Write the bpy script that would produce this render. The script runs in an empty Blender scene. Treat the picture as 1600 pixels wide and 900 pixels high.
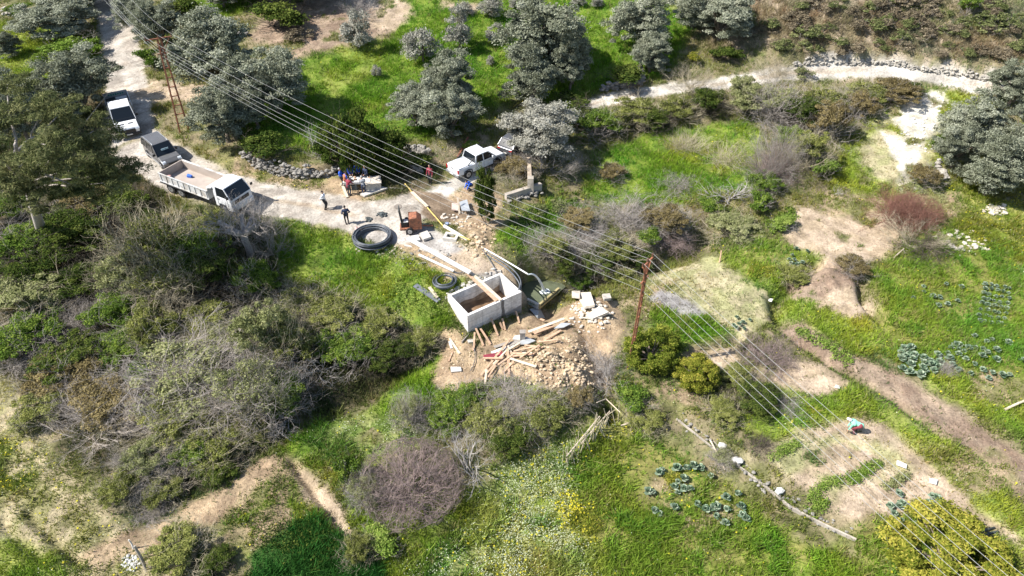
import bpy, math, random
import numpy as np
from mathutils import Vector, Matrix
R = math.radians
rng = np.random.default_rng(7)
random.seed(7)
col = bpy.context.scene.collection
S = bpy.context.scene
# ------------------------------------------------------------------ camera
HC = 31.0; PITCH = 40.0; F = 24/36*1600
cd = bpy.data.cameras.new('camera'); cam = bpy.data.objects.new('camera', cd); col.objects.link(cam)
cam.location = (0, 0, HC); cam.rotation_euler = (R(90-PITCH), 0, 0)
cd.lens = 24; cd.sensor_width = 36; cd.clip_start = .5; cd.clip_end = 8000
S.camera = cam
# ------------------------------------------------------------------ light
SUN_EL = 47.0
W = bpy.data.worlds.new('World'); S.world = W; W.use_nodes = True
nt = W.node_tree; nt.nodes.clear()
sky = nt.nodes.new('ShaderNodeTexSky'); sky.sky_type = 'NISHITA'; sky.sun_disc = False
sky.sun_elevation = R(SUN_EL); sky.altitude = 200
bg = nt.nodes.new('ShaderNodeBackground'); bg.inputs[1].default_value = .10
wo = nt.nodes.new('ShaderNodeOutputWorld')
nt.links.new(sky.outputs[0], bg.inputs[0]); nt.links.new(bg.outputs[0], wo.inputs[0])
ts = Vector((-math.cos(R(SUN_EL)), -.10, math.sin(R(SUN_EL)))).normalized()     # towards the sun: from the left
sky.sun_rotation = math.atan2(ts.x, ts.y)
sd = bpy.data.lights.new('sun', 'SUN'); sd.energy = 4.9; sd.angle = R(.5); sd.color = (1, .955, .89)
sun = bpy.data.objects.new('sun', sd); col.objects.link(sun)
sun.rotation_euler = ts.to_track_quat('Z', 'Y').to_euler(); sun.location = ts*100
S.view_settings.view_transform = 'Standard'; S.view_settings.look = 'None'
S.view_settings.gamma = 1; S.view_settings.use_curve_mapping = False
S.view_settings.exposure = .86
S.cycles.max_bounces = 5; S.cycles.diffuse_bounces = 3; S.cycles.transparent_max_bounces = 4

# ------------------------------------------------------------------ camera maths and relief
cp, sp_ = math.cos(R(PITCH)), math.sin(R(PITCH))
def ray(px, py):
    u = (px-800)/F; v = (450-py)/F
    return np.array([u, cp+v*sp_, -sp_+v*cp])
def at_z(px, py, z):
    d = ray(px, py); t = (z-HC)/d[2]
    return d[0]*t, d[1]*t
def proj(x, y, z):
    dz = z-HC
    depth = y*cp-dz*sp_; up = y*sp_+dz*cp
    return 800+F*x/depth, 450-F*up/depth
CT = [(600,330,0),(430,300,0),(260,245,.2),(180,100,1.5),(150,0,3),(735,270,.2),(900,150,1),(1100,130,2),(1300,110,2.6),(1500,130,2.6),
 (700,400,-.2),(750,425,-.55),(690,450,-.7),(815,420,-.8),(600,130,2),(480,30,4),(700,10,4.5),(900,10,4.8),(1100,30,5),(1300,20,7),(1560,20,7.5),
 (50,200,.8),(60,350,-.8),(180,370,-.8),(300,340,-.3),(560,420,-1.1),(650,500,-2.1),(735,550,-2.45),(800,510,-2.45),(840,480,-2.45),(900,490,-2.1),
 (680,560,-2.6),(850,560,-2.3),(300,550,-2.6),(100,500,-2.2),(60,750,-2.8),(350,780,-3.3),(500,850,-3.6),(650,700,-3.2),(850,750,-3.6),
 (1050,800,-3.7),(1250,880,-3.7),(1000,500,-1.9),(1100,450,-1.7),(1000,250,-.2),(950,330,-1.2),(1200,600,-2.1),(1300,700,-2.2),(1500,820,-2.4),
 (1150,320,-.8),(1300,350,-.9),(1250,430,-1.4),(1400,450,-1.1),(1550,300,0),(1420,190,1.2),(1550,500,-1.1),(1450,600,-1.6),(1300,200,.9),
 (500,230,.7),(250,100,1.6),(20,0,3.4),(960,700,-3.4),(1700,600,-1),(-150,500,-2),(-100,100,1),(1750,150,2.4),(700,1000,-4),(0,1000,-3.2),(1600,1000,-2.8)]
cxy = np.array([at_z(a, b, c) for a, b, c in CT]); cz = np.array([c for _, _, c in CT])
def kern(d2): return np.sqrt(d2+9.0)
N = len(CT); A = np.zeros((N+3, N+3))
A[:N, :N] = kern(((cxy[:, None]-cxy[None])**2).sum(-1)) - .15*np.eye(N)
A[:N, N] = 1; A[:N, N+1:] = cxy; A[N, :N] = 1; A[N+1:, :N] = cxy.T
wts = np.linalg.solve(A, np.concatenate([cz, [0, 0, 0]]))
def lat(ix, iy, seed):
    n = (ix*374761393+iy*668265263+seed*1442695041) & 0x7fffffff
    n = ((n ^ (n >> 13))*1274126177) & 0x7fffffff
    return ((n ^ (n >> 16)) & 0xffff)/65535.
def vnoise(x, y, s, seed=0):
    x = np.asarray(x, float)/s+1000; y = np.asarray(y, float)/s+1000
    ix = np.floor(x).astype(np.int64); iy = np.floor(y).astype(np.int64)
    fx = x-ix; fy = y-iy; fx = fx*fx*(3-2*fx); fy = fy*fy*(3-2*fy)
    return (lat(ix, iy, seed)*(1-fx)+lat(ix+1, iy, seed)*fx)*(1-fy)+(lat(ix, iy+1, seed)*(1-fx)+lat(ix+1, iy+1, seed)*fx)*fy
def fbm(x, y, s, seed=0, o=4):
    a = 0; g = 1; t = 0
    for k in range(o):
        a = a+g*vnoise(x, y, s/2**k, seed+k*17); t += g; g *= .55
    return a/t
def sstep(a, b, x):
    t = np.clip((x-a)/(b-a), 0, 1); return t*t*(3-2*t)
def hb(x, y):
    x = np.asarray(x, float); y = np.asarray(y, float)
    xc = np.clip(x, -95, 95); yc = np.clip(y, 3, 135)
    z = wts[N]+wts[N+1]*xc+wts[N+2]*yc
    for i in range(N): z = z+wts[i]*kern((xc-cxy[i, 0])**2+(yc-cxy[i, 1])**2)
    out = np.hypot(x-xc, y-yc)
    return z+np.minimum(out*.12, 60)*(y > 60)
def seg_dist(x, y, pts):
    best = np.full(np.shape(x), 1e9); 
    for (x0, y0), (x1, y1) in zip(pts[:-1], pts[1:]):
        dx, dy = x1-x0, y1-y0
        t = np.clip(((x-x0)*dx+(y-y0)*dy)/(dx*dx+dy*dy+1e-9), 0, 1)
        best = np.minimum(best, np.hypot(x-x0-t*dx, y-y0-t*dy))
    return best
def hit(px, py, f):
    d = ray(px, py); t = np.linspace(15, 260, 500)
    x, y, z = d[0]*t, d[1]*t, HC+d[2]*t
    g = z-f(x, y); k = np.argmax(g < 0)
    if g[k] >= 0: k = len(t)-1
    k = max(k, 1)
    a = g[k-1]/(g[k-1]-g[k]+1e-12); tt = t[k-1]+a*(t[k]-t[k-1])
    return d[0]*tt, d[1]*tt
def PB(px, py): return hit(px, py, hb)
def PL(pts): return [PB(*p) for p in pts]
# carved lines: (points, depth, half width)
DITCH = [(PL([(1120,345),(1060,385),(1000,402),(930,420),(880,440),(850,465)]), -1.5, 1.7),
         (PL([(905,500),(935,560),(945,610),(955,645)]), -.8, .7),
         (PL([(955,640),(1040,690),(1120,740),(1230,800),(1330,860)]), -.35, .5),
         (PL([(230,800),(300,740),(380,690),(500,640),(640,570),(690,530)]), -.7, 1.2),
         (PL([(455,720),(500,780),(550,850)]), -.45, .25),
         (PL([(40,800),(120,880)]), -.4, .25), (PL([(0,815),(60,870)]), -.4, .3),
         (PL([(1280,412),(1240,440),(1212,468),(1222,500)]), -1.0, .55),
         (PL([(1345,440),(1352,470),(1378,500)]), -.8, .4), (PL([(1045,552),(1100,545),(1152,528)]), -.6, .35), (PL([(1385,300),(1400,285),(1470,262)]), -.5, .4), (PL([(1215,512),(1300,570),(1400,628),(1480,690)]), -.35, .25)]
STEP = [(PL([(1060,650),(1130,700),(1230,775),(1340,840)]), .55, 3.2, 1),
        (PL([(400,262),(440,276),(480,280),(530,268)]), .75, 3.0, 1),
        (PL([(1250,100),(1340,96),(1450,108),(1550,124)]), .8, 4, 1)]
MOUND = [(PB(870,575), .8, 2.1), (PB(905,595), .4, 1.5), (PB(925,495), .9, 1.6), (PB(830,590), .5, 1.8), (PB(745,372), .5, 1.2), (PB(800,385), .6, 2.2),
         (PB(1440,370), .7, 2.2), (PB(1300,440), .5, 1.6), (PB(640,395), .25, 1.2)]
TZ = -.62; TB = -2.48
TK = [np.array(at_z(*p, TZ)) for p in ((730,494),(815,456),(775,427),(692,466))]   # front, right, back, left
tc = (TK[0]+TK[1]+TK[2]+TK[3])/4
tu = TK[1]-TK[0]; tL = np.linalg.norm(tu); tu /= tL
tv = np.array([-tu[1], tu[0]]); tW = abs(np.dot(TK[3]-TK[0], tv)+np.dot(TK[2]-TK[1], tv))/2
tA = TK[0]
def tank_local(x, y):
    dx = x-tA[0]; dy = y-tA[1]
    return dx*tu[0]+dy*tu[1], dx*tv[0]+dy*tv[1]
POOL = at_z(846, 452, -2.62)
def hh(x, y):
    x = np.asarray(x, float); y = np.asarray(y, float)
    z = hb(x, y)
    for pts, d, w in DITCH:
        q = seg_dist(x, y, pts); z = z+d*np.exp(-(q/w)**2)
    for pts, d, w, s in STEP:
        q = seg_dist(x, y, pts)
        # the side away from the camera is raised
        px = np.array([p[0] for p in pts]); py = np.array([p[1] for p in pts]); o = np.argsort(px)
        yy = np.interp(x, px[o], py[o]); side = y-yy
        z = z+d*sstep(0, .35, side)*np.exp(-(q/w)**2)
    for (mx, my), a, r in MOUND:
        q = np.hypot(x-mx, y-my); z = z+a*np.exp(-(q/r)**2)*(1+1.7*(fbm(x, y, .8, 5)-.5))
    z = z+.30*(fbm(x, y, 6, 1, 4)-.5)
    # road bench stays smooth enough; the tank stands in a cut
    a, b = tank_local(x, y)
    fr = sstep(.3, -.6, b)*sstep(-3.2, -.6, b)*sstep(-1.2, .2, a)*sstep(tL+1.5, tL, a)
    z = z*(1-fr)+(TB+.05*fbm(x, y, .5, 9))*fr
    lf = sstep(.2, -.3, a)*sstep(-1.8, -.5, a)*sstep(-1, 0, b)*sstep(tW, tW-1.6, b)
    z = z*(1-lf)+np.minimum(z, TB+.3)*lf
    ins = (a > .12) & (a < tL-.12) & (b > .12) & (b < tW-.12)
    z = np.where(ins, TB-.25, z)
    q = np.hypot((x-POOL[0])/1.75, (y-POOL[1])/1.15)
    z = z-sstep(1.2, .85, q)*np.maximum(z+3.1, 0)
    return z
def P(px, py):
    x, y = hit(px, py, hh); return x, y, float(hh(x, y))
def gz(x, y): return float(hh(x, y))
def ppm(x, y, z=None):
    z = gz(x, y) if z is None else z
    return F/(y*cp-(z-HC)*sp_)
def dep(py): return math.atan2(sp_-(450-py)/F*cp, cp+(450-py)/F*sp_)

# ------------------------------------------------------------------ mesh helpers
def np_mesh(name, V, Q, attrs=None, smooth=False):
    V = np.asarray(V, np.float32).reshape(-1, 3); Q = np.asarray(Q, np.int32); k = Q.shape[1]
    me = bpy.data.meshes.new(name)
    me.vertices.add(len(V)); me.vertices.foreach_set('co', V.ravel())
    me.loops.add(Q.size); me.loops.foreach_set('vertex_index', Q.ravel())
    me.polygons.add(len(Q)); me.polygons.foreach_set('loop_start', np.arange(0, Q.size, k, dtype=np.int32))
    me.polygons.foreach_set('loop_total', np.full(len(Q), k, np.int32))
    if smooth: me.polygons.foreach_set('use_smooth', np.ones(len(Q), bool))
    me.update(calc_edges=True)
    for n, a in (attrs or {}).items():
        a = np.asarray(a, np.float32)
        if a.ndim == 2:
            at = me.attributes.new(n, 'FLOAT_COLOR', 'POINT')
            at.data.foreach_set('color', np.concatenate([a, np.ones((len(a), 1), np.float32)], 1).ravel())
        else:
            at = me.attributes.new(n, 'FLOAT', 'POINT'); at.data.foreach_set('value', a)
    return me
def tag(o, label=None, cat=None, group=None, kind=None):
    if label: o['label'] = label
    if cat: o['category'] = cat
    if group: o['group'] = group
    if kind: o['kind'] = kind
    return o
def link(name, me, m=None, parent=None):
    o = bpy.data.objects.new(name, me); col.objects.link(o)
    if m is not None:
        if len(me.materials) == 0: me.materials.append(m)
        elif me.materials[0] != m:
            o.material_slots[0].link = 'OBJECT'; o.material_slots[0].material = m
    if parent is not None: o.parent = parent
    return o
def thing(name, label, cat, loc=(0, 0, 0), rz=0, group=None):
    o = bpy.data.objects.new(name, None); col.objects.link(o)
    o.location = loc; o.rotation_euler = (0, 0, rz); o.empty_display_size = .2
    return tag(o, label, cat, group)
class MB:
    def __init__(s): s.v = []; s.f = []
    def add(s, v, f):
        n = len(s.v); s.v += [tuple(p) for p in v]; s.f += [tuple(n+i for i in q) for q in f]; return s
    def box(s, c, d, rz=0, rx=0, ry=0, jit=0, taper=1):
        M = Matrix.Rotation(rz, 3, 'Z') @ Matrix.Rotation(ry, 3, 'Y') @ Matrix.Rotation(rx, 3, 'X')
        v = []
        for z in (-.5, .5):
            for x, y in ((-.5, -.5), (.5, -.5), (.5, .5), (-.5, .5)):
                k = taper if z > 0 else 1
                p = Vector((x*d[0]*k+random.uniform(-jit, jit), y*d[1]*k+random.uniform(-jit, jit), z*d[2]+random.uniform(-jit, jit)))
                v.append(M @ p+Vector(c))
        return s.add(v, [(0, 3, 2, 1), (4, 5, 6, 7), (0, 1, 5, 4), (1, 2, 6, 5), (2, 3, 7, 6), (3, 0, 4, 7)])
    def bar(s, a, b, w, h=None, up=(0, 0, 1)):
        a = Vector(a); b = Vector(b); h = h or w; d = (b-a).normalized(); u = Vector(up)
        if abs(d.dot(u)) > .95: u = Vector((0, 1, 0))
        x = d.cross(u).normalized()*w/2; y = x.cross(d).normalized()*h/2
        return s.add([a-x-y, a+x-y, a+x+y, a-x+y, b-x-y, b+x-y, b+x+y, b-x+y],
                     [(0, 3, 2, 1), (4, 5, 6, 7), (0, 1, 5, 4), (1, 2, 6, 5), (2, 3, 7, 6), (3, 0, 4, 7)])
    def tube(s, pts, r, n=8, cap=True):
        pts = [Vector(p) for p in pts]; m = len(pts)
        rr = r if hasattr(r, '__len__') else [r]*m; v = []
        px = None
        for i, p in enumerate(pts):
            d = (pts[min(i+1, m-1)]-pts[max(i-1, 0)])
            d = d.normalized() if d.length > 1e-7 else Vector((0, 0, 1))
            if px is None: px = d.orthogonal().normalized()
            px = (px-d*px.dot(d)); px = px.normalized() if px.length > 1e-5 else d.orthogonal().normalized()
            py = d.cross(px)
            for k in range(n):
                a = 2*math.pi*k/n; v.append(p+(px*math.cos(a)+py*math.sin(a))*rr[i])
        f = []
        for i in range(m-1):
            for k in range(n):
                a = i*n+k; b = i*n+(k+1) % n; f.append((a, b, b+n, a+n))
        if cap: f.append(tuple(range(n))[::-1]); f.append(tuple((m-1)*n+k for k in range(n)))
        return s.add(v, f)
    def cap(s, a, b, ra, rb, n=10):
        a = Vector(a); b = Vector(b); d = b-a; L = d.length
        d = d/L if L > 1e-6 else Vector((0, 0, 1)); pts = []; rr = []
        for t in (80, 55, 28, 0): pts.append(a-d*ra*math.sin(R(t))); rr.append(ra*math.cos(R(t)))
        for t in (0, 28, 55, 80): pts.append(b+d*rb*math.sin(R(t))); rr.append(rb*math.cos(R(t)))
        return s.tube(pts, rr, n)
    def ell(s, c, r, n=12, m=8, rot=None):
        v = []; f = []
        for i in range(m+1):
            t = math.pi*i/m
            for k in range(n):
                a = 2*math.pi*k/n; p = Vector((r[0]*math.sin(t)*math.cos(a), r[1]*math.sin(t)*math.sin(a), r[2]*math.cos(t)))
                if rot: p = rot @ p
                v.append(p+Vector(c))
        for i in range(m):
            for k in range(n):
                a = i*n+k; b = i*n+(k+1) % n; f.append((a, a+n, b+n, b))
        return s.add(v, f)
    def prism(s, prof, y0, y1, inset=None):           # side profile in x,z swept across y; inset(z) pulls the sides in
        n = len(prof); g = inset or (lambda x, z: 0)
        v = [(x, y0+g(x, z), z) for x, z in prof]+[(x, y1-g(x, z), z) for x, z in prof]
        f = [tuple(range(n)), tuple(range(2*n-1, n-1, -1))]
        for i in range(n): j = (i+1) % n; f.append((i, i+n, j+n, j))
        return s.add(v, f)
    def quad(s, a, b, c, d): return s.add([a, b, c, d], [(0, 1, 2, 3)])
    def rock(s, c, r, jit=.25, rz=0):
        c = Vector(c); v = []; f = []
        for i, (z, q, n) in enumerate(((-.8, .55, 6), (-.25, 1, 6), (.35, .95, 6), (.8, .5, 6))):
            for k in range(6):
                a = k*math.pi/3+rz; w = 1+random.uniform(-jit, jit)
                v.append(c+Vector((r[0]*q*w*math.cos(a), r[1]*q*w*math.sin(a), r[2]*z*(1+random.uniform(-jit, jit)*.5))))
        for i in range(3):
            for k in range(6): a = i*6+k; b = i*6+(k+1) % 6; f.append((a, b, b+6, a+6))
        f.append((5, 4, 3, 2, 1, 0)); f.append((18, 19, 20, 21, 22, 23))
        return s.add(v, f)
    def mesh(s, name):
        me = bpy.data.meshes.new(name); me.from_pydata(s.v, [], s.f); me.update(); return me
    def build(s, name, m, parent=None, bevel=0, smooth=False, loc=None, rz=None):
        me = s.mesh(name)
        if smooth: me.polygons.foreach_set('use_smooth', np.ones(len(me.polygons), bool))
        o = link(name, me, m, parent)
        if bevel:
            b = o.modifiers.new('bevel', 'BEVEL'); b.width = bevel; b.segments = 2; b.limit_method = 'ANGLE'; b.angle_limit = R(35)
        if loc is not None: o.location = loc
        if rz is not None: o.rotation_euler = (0, 0, rz)
        return o

# ------------------------------------------------------------------ materials
def mat(name, c, rough=.8, var=.25, scale=6, bump=0, metal=0, c2=None, sc2=1.5, thr=(.45, .65), coat=0):
    m = bpy.data.materials.new(name); m.use_nodes = True; n = m.node_tree.nodes; l = m.node_tree.links
    b = n['Principled BSDF']; b.inputs['Roughness'].default_value = rough; b.inputs['Metallic'].default_value = metal
    b.inputs['Coat Weight'].default_value = coat
    tc = n.new('ShaderNodeTexCoord'); no = n.new('ShaderNodeTexNoise'); no.inputs['Scale'].default_value = scale; no.inputs['Detail'].default_value = 6
    l.new(tc.outputs['Object'], no.inputs['Vector'])
    mr = n.new('ShaderNodeMapRange'); mr.inputs[1].default_value = .3; mr.inputs[2].default_value = .7
    mr.inputs[3].default_value = 1-var; mr.inputs[4].default_value = 1+var; l.new(no.outputs[0], mr.inputs[0])
    rgb = n.new('ShaderNodeRGB'); rgb.outputs[0].default_value = (*c, 1); src = rgb.outputs[0]
    if c2:
        n2 = n.new('ShaderNodeTexNoise'); n2.inputs['Scale'].default_value = sc2; n2.inputs['Detail'].default_value = 8; n2.inputs['Roughness'].default_value = .65
        l.new(tc.outputs['Object'], n2.inputs['Vector'])
        m2 = n.new('ShaderNodeMapRange'); m2.inputs[1].default_value = thr[0]; m2.inputs[2].default_value = thr[1]; l.new(n2.outputs[0], m2.inputs[0])
        mx = n.new('ShaderNodeMix'); mx.data_type = 'RGBA'; l.new(m2.outputs[0], mx.inputs[0]); l.new(src, mx.inputs[6]); mx.inputs[7].default_value = (*c2, 1)
        src = mx.outputs[2]
    vm = n.new('ShaderNodeVectorMath'); vm.operation = 'SCALE'; l.new(src, vm.inputs[0]); l.new(mr.outputs[0], vm.inputs['Scale'])
    l.new(vm.outputs[0], b.inputs['Base Color'])
    if bump:
        bp = n.new('ShaderNodeBump'); bp.inputs['Strength'].default_value = bump; bp.inputs['Distance'].default_value = .05
        l.new(no.outputs[0], bp.inputs['Height']); l.new(bp.outputs[0], b.inputs['Normal'])
    return m
def leafmat(name, lo, mid, hi, trans=.25):
    m = bpy.data.materials.new(name); m.use_nodes = True; n = m.node_tree.nodes; l = m.node_tree.links; n.clear()
    out = n.new('ShaderNodeOutputMaterial'); a = n.new('ShaderNodeAttribute'); a.attribute_name = 'tint'
    oi = n.new('ShaderNodeObjectInfo'); ad = n.new('ShaderNodeMath'); ad.operation = 'MULTIPLY_ADD'
    l.new(oi.outputs['Random'], ad.inputs[0]); ad.inputs[1].default_value = .22; l.new(a.outputs['Fac'], ad.inputs[2])
    sb = n.new('ShaderNodeMath'); sb.operation = 'SUBTRACT'; l.new(ad.outputs[0], sb.inputs[0]); sb.inputs[1].default_value = .11
    cr = n.new('ShaderNodeValToRGB'); e = cr.color_ramp.elements; e[0].color = (*lo, 1); e[0].position = .1; e[1].color = (*hi, 1); e[1].position = .95
    k = e.new(.5); k.color = (*mid, 1); l.new(sb.outputs[0], cr.inputs[0])
    d = n.new('ShaderNodeBsdfDiffuse'); t = n.new('ShaderNodeBsdfTranslucent'); mx = n.new('ShaderNodeMixShader'); mx.inputs[0].default_value = trans
    l.new(cr.outputs[0], d.inputs[0]); l.new(cr.outputs[0], t.inputs[0]); l.new(d.outputs[0], mx.inputs[1]); l.new(t.outputs[0], mx.inputs[2])
    l.new(mx.outputs[0], out.inputs[0]); return m
def attrmat(name, attr='blade'):
    m = bpy.data.materials.new(name); m.use_nodes = True; n = m.node_tree.nodes; l = m.node_tree.links; n.clear()
    out = n.new('ShaderNodeOutputMaterial'); a = n.new('ShaderNodeAttribute'); a.attribute_name = attr
    d = n.new('ShaderNodeBsdfDiffuse'); t = n.new('ShaderNodeBsdfTranslucent'); mx = n.new('ShaderNodeMixShader'); mx.inputs[0].default_value = .3
    l.new(a.outputs['Color'], d.inputs[0]); l.new(a.outputs['Color'], t.inputs[0]); l.new(d.outputs[0], mx.inputs[1]); l.new(t.outputs[0], mx.inputs[2])
    l.new(mx.outputs[0], out.inputs[0]); return m
LM = dict(
 olive=leafmat('olive_leaves', (.10,.11,.07), (.25,.27,.19), (.46,.47,.36), .22),
 pale_olive=leafmat('pale_olive_leaves', (.16,.16,.12), (.31,.305,.25), (.46,.445,.38), .22),
 dark=leafmat('dark_leaves', (.022,.04,.01), (.065,.10,.02), (.17,.20,.045)),
 green=leafmat('green_leaves', (.04,.08,.012), (.11,.18,.03), (.26,.33,.06)),
 bright=leafmat('bright_leaves', (.09,.15,.02), (.17,.26,.045), (.33,.40,.10)),
 bramble=leafmat('bramble_leaves', (.06,.07,.022), (.19,.215,.055), (.37,.37,.12)),
 brown=leafmat('brown_leaves', (.08,.065,.03), (.21,.17,.075), (.36,.29,.14)),
 citrus=leafmat('citrus_leaves', (.04,.07,.01), (.11,.15,.02), (.34,.35,.06)),
 yellow=leafmat('yellow_leaves', (.08,.11,.012), (.20,.22,.03), (.48,.42,.08)),
 paleg=leafmat('pale_green_leaves', (.14,.16,.06), (.27,.29,.12), (.42,.42,.22)),
 pine=leafmat('pine_needles', (.04,.055,.02), (.12,.14,.055), (.26,.26,.12)),
 dull=leafmat('dull_leaves', (.06,.08,.03), (.14,.165,.06), (.24,.25,.11)),
 straw=leafmat('straw', (.22,.18,.09), (.42,.36,.21), (.6,.54,.36)),
 cab=leafmat('cabbage_leaves', (.08,.14,.08), (.19,.27,.18), (.40,.46,.34), .1),
 heath=leafmat('heath_leaves', (.10,.085,.055), (.20,.165,.11), (.30,.25,.17)))
TM = dict(bark=mat('bark', (.19,.15,.12), .9, .35, 12, .5), twig=mat('grey_twigs', (.36,.32,.285), .9, .35, 8),
 pale=mat('pale_branches', (.40,.37,.34), .9, .25, 8), mauve=mat('mauve_twigs', (.47,.41,.35), .9, .3, 6), red=mat('red_brown_twigs', (.22,.105,.075), .9, .35, 8),
 tan=mat('tan_twigs', (.46,.40,.28), .9, .3, 8), purple=mat('purple_twigs', (.27,.205,.185), .9, .4, 5), dark=mat('dark_twigs', (.10,.08,.06), .9, .35, 8))
# ------------------------------------------------------------------ the ground: zones drawn on the land
def poly_sd(x, y, poly):                         # > 0 inside
    p = np.array(poly); d = np.full(x.shape, 1e18); ins = np.zeros(x.shape, bool); n = len(p)
    for i in range(n):
        x0, y0 = p[i]; x1, y1 = p[(i+1) % n]; dx, dy = x1-x0, y1-y0
        t = np.clip(((x-x0)*dx+(y-y0)*dy)/(dx*dx+dy*dy+1e-9), 0, 1)
        d = np.minimum(d, (x-x0-t*dx)**2+(y-y0-t*dy)**2)
        if y0 != y1:
            ins ^= ((y0 > y) != (y1 > y)) & (x < (x1-x0)*(y-y0)/(y1-y0)+x0)
    return np.where(ins, 1, -1)*np.sqrt(d)
# surface kinds: albedo, second albedo, grass density, blade height, blade colour, roughness, white flowers, yellow flowers
K = dict(
 scrub=((.22,.185,.11),(.14,.14,.06),.6,.22,(.19,.225,.055),.6,0,.01),
 lush=((.095,.15,.022),(.15,.20,.03),1.0,.24,(.17,.31,.03),.2,0,0),
 lushy=((.13,.18,.03),(.22,.25,.06),1.0,.20,(.28,.36,.045),.3,.004,.01),
 meadow=((.14,.16,.035),(.2,.19,.06),1.0,.26,(.20,.31,.04),.3,.002,.012),
 wflower=((.15,.19,.05),(.24,.25,.10),1.0,.28,(.31,.38,.09),.3,.27,.09),
 wlight=((.12,.17,.04),(.2,.22,.08),1.0,.25,(.15,.25,.045),.3,.10,.02),
 yflower=((.2,.22,.04),(.25,.25,.06),1.0,.3,(.22,.30,.035),.3,.03,.5),
 ylight=((.14,.18,.03),(.24,.24,.07),1.0,.22,(.17,.22,.03),.3,.01,.12),
 crop=((.03,.07,.015),(.04,.09,.02),1.3,.34,(.045,.15,.03),.2,0,0),
 soil=((.44,.33,.21),(.33,.24,.155),.04,.12,(.14,.18,.05),1.0,0,0),
 soilg=((.34,.26,.165),(.20,.19,.08),.45,.14,(.17,.22,.045),.9,.01,.01),
 clod=((.44,.37,.23),(.27,.25,.12),.4,.14,(.27,.29,.07),1.0,.01,.02),
 tan=((.46,.36,.26),(.36,.28,.19),.03,.1,(.2,.2,.08),.7,0,0),
 straw=((.40,.35,.215),(.31,.30,.15),.22,.10,(.30,.30,.13),.5,0,0),
 brownd=((.25,.18,.13),(.33,.25,.18),.05,.1,(.15,.15,.06),1,0,0),
 heath=((.30,.24,.17),(.19,.16,.095),.9,.34,(.29,.235,.145),.8,0,0),
 road=((.43,.39,.335),(.33,.29,.245),0,.1,(.2,.2,.1),.35,0,0),
 conc=((.38,.355,.325),(.32,.295,.265),0,.1,(.2,.2,.1),.25,0,0),
 track=((.52,.485,.43),(.45,.415,.36),0,.1,(.2,.2,.1),.3,0,0),
 wet=((.22,.165,.115),(.17,.125,.085),0,.1,(.2,.2,.1),.2,0,0),
 white=((.68,.65,.58),(.52,.48,.38),.02,.1,(.3,.3,.1),.8,0,0),
 ash=((.22,.21,.21),(.32,.30,.29),.0,.1,(.2,.2,.1),.8,0,0),
 litter=((.12,.095,.06),(.07,.065,.035),.6,.3,(.08,.10,.035),.8,0,0),
)
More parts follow.
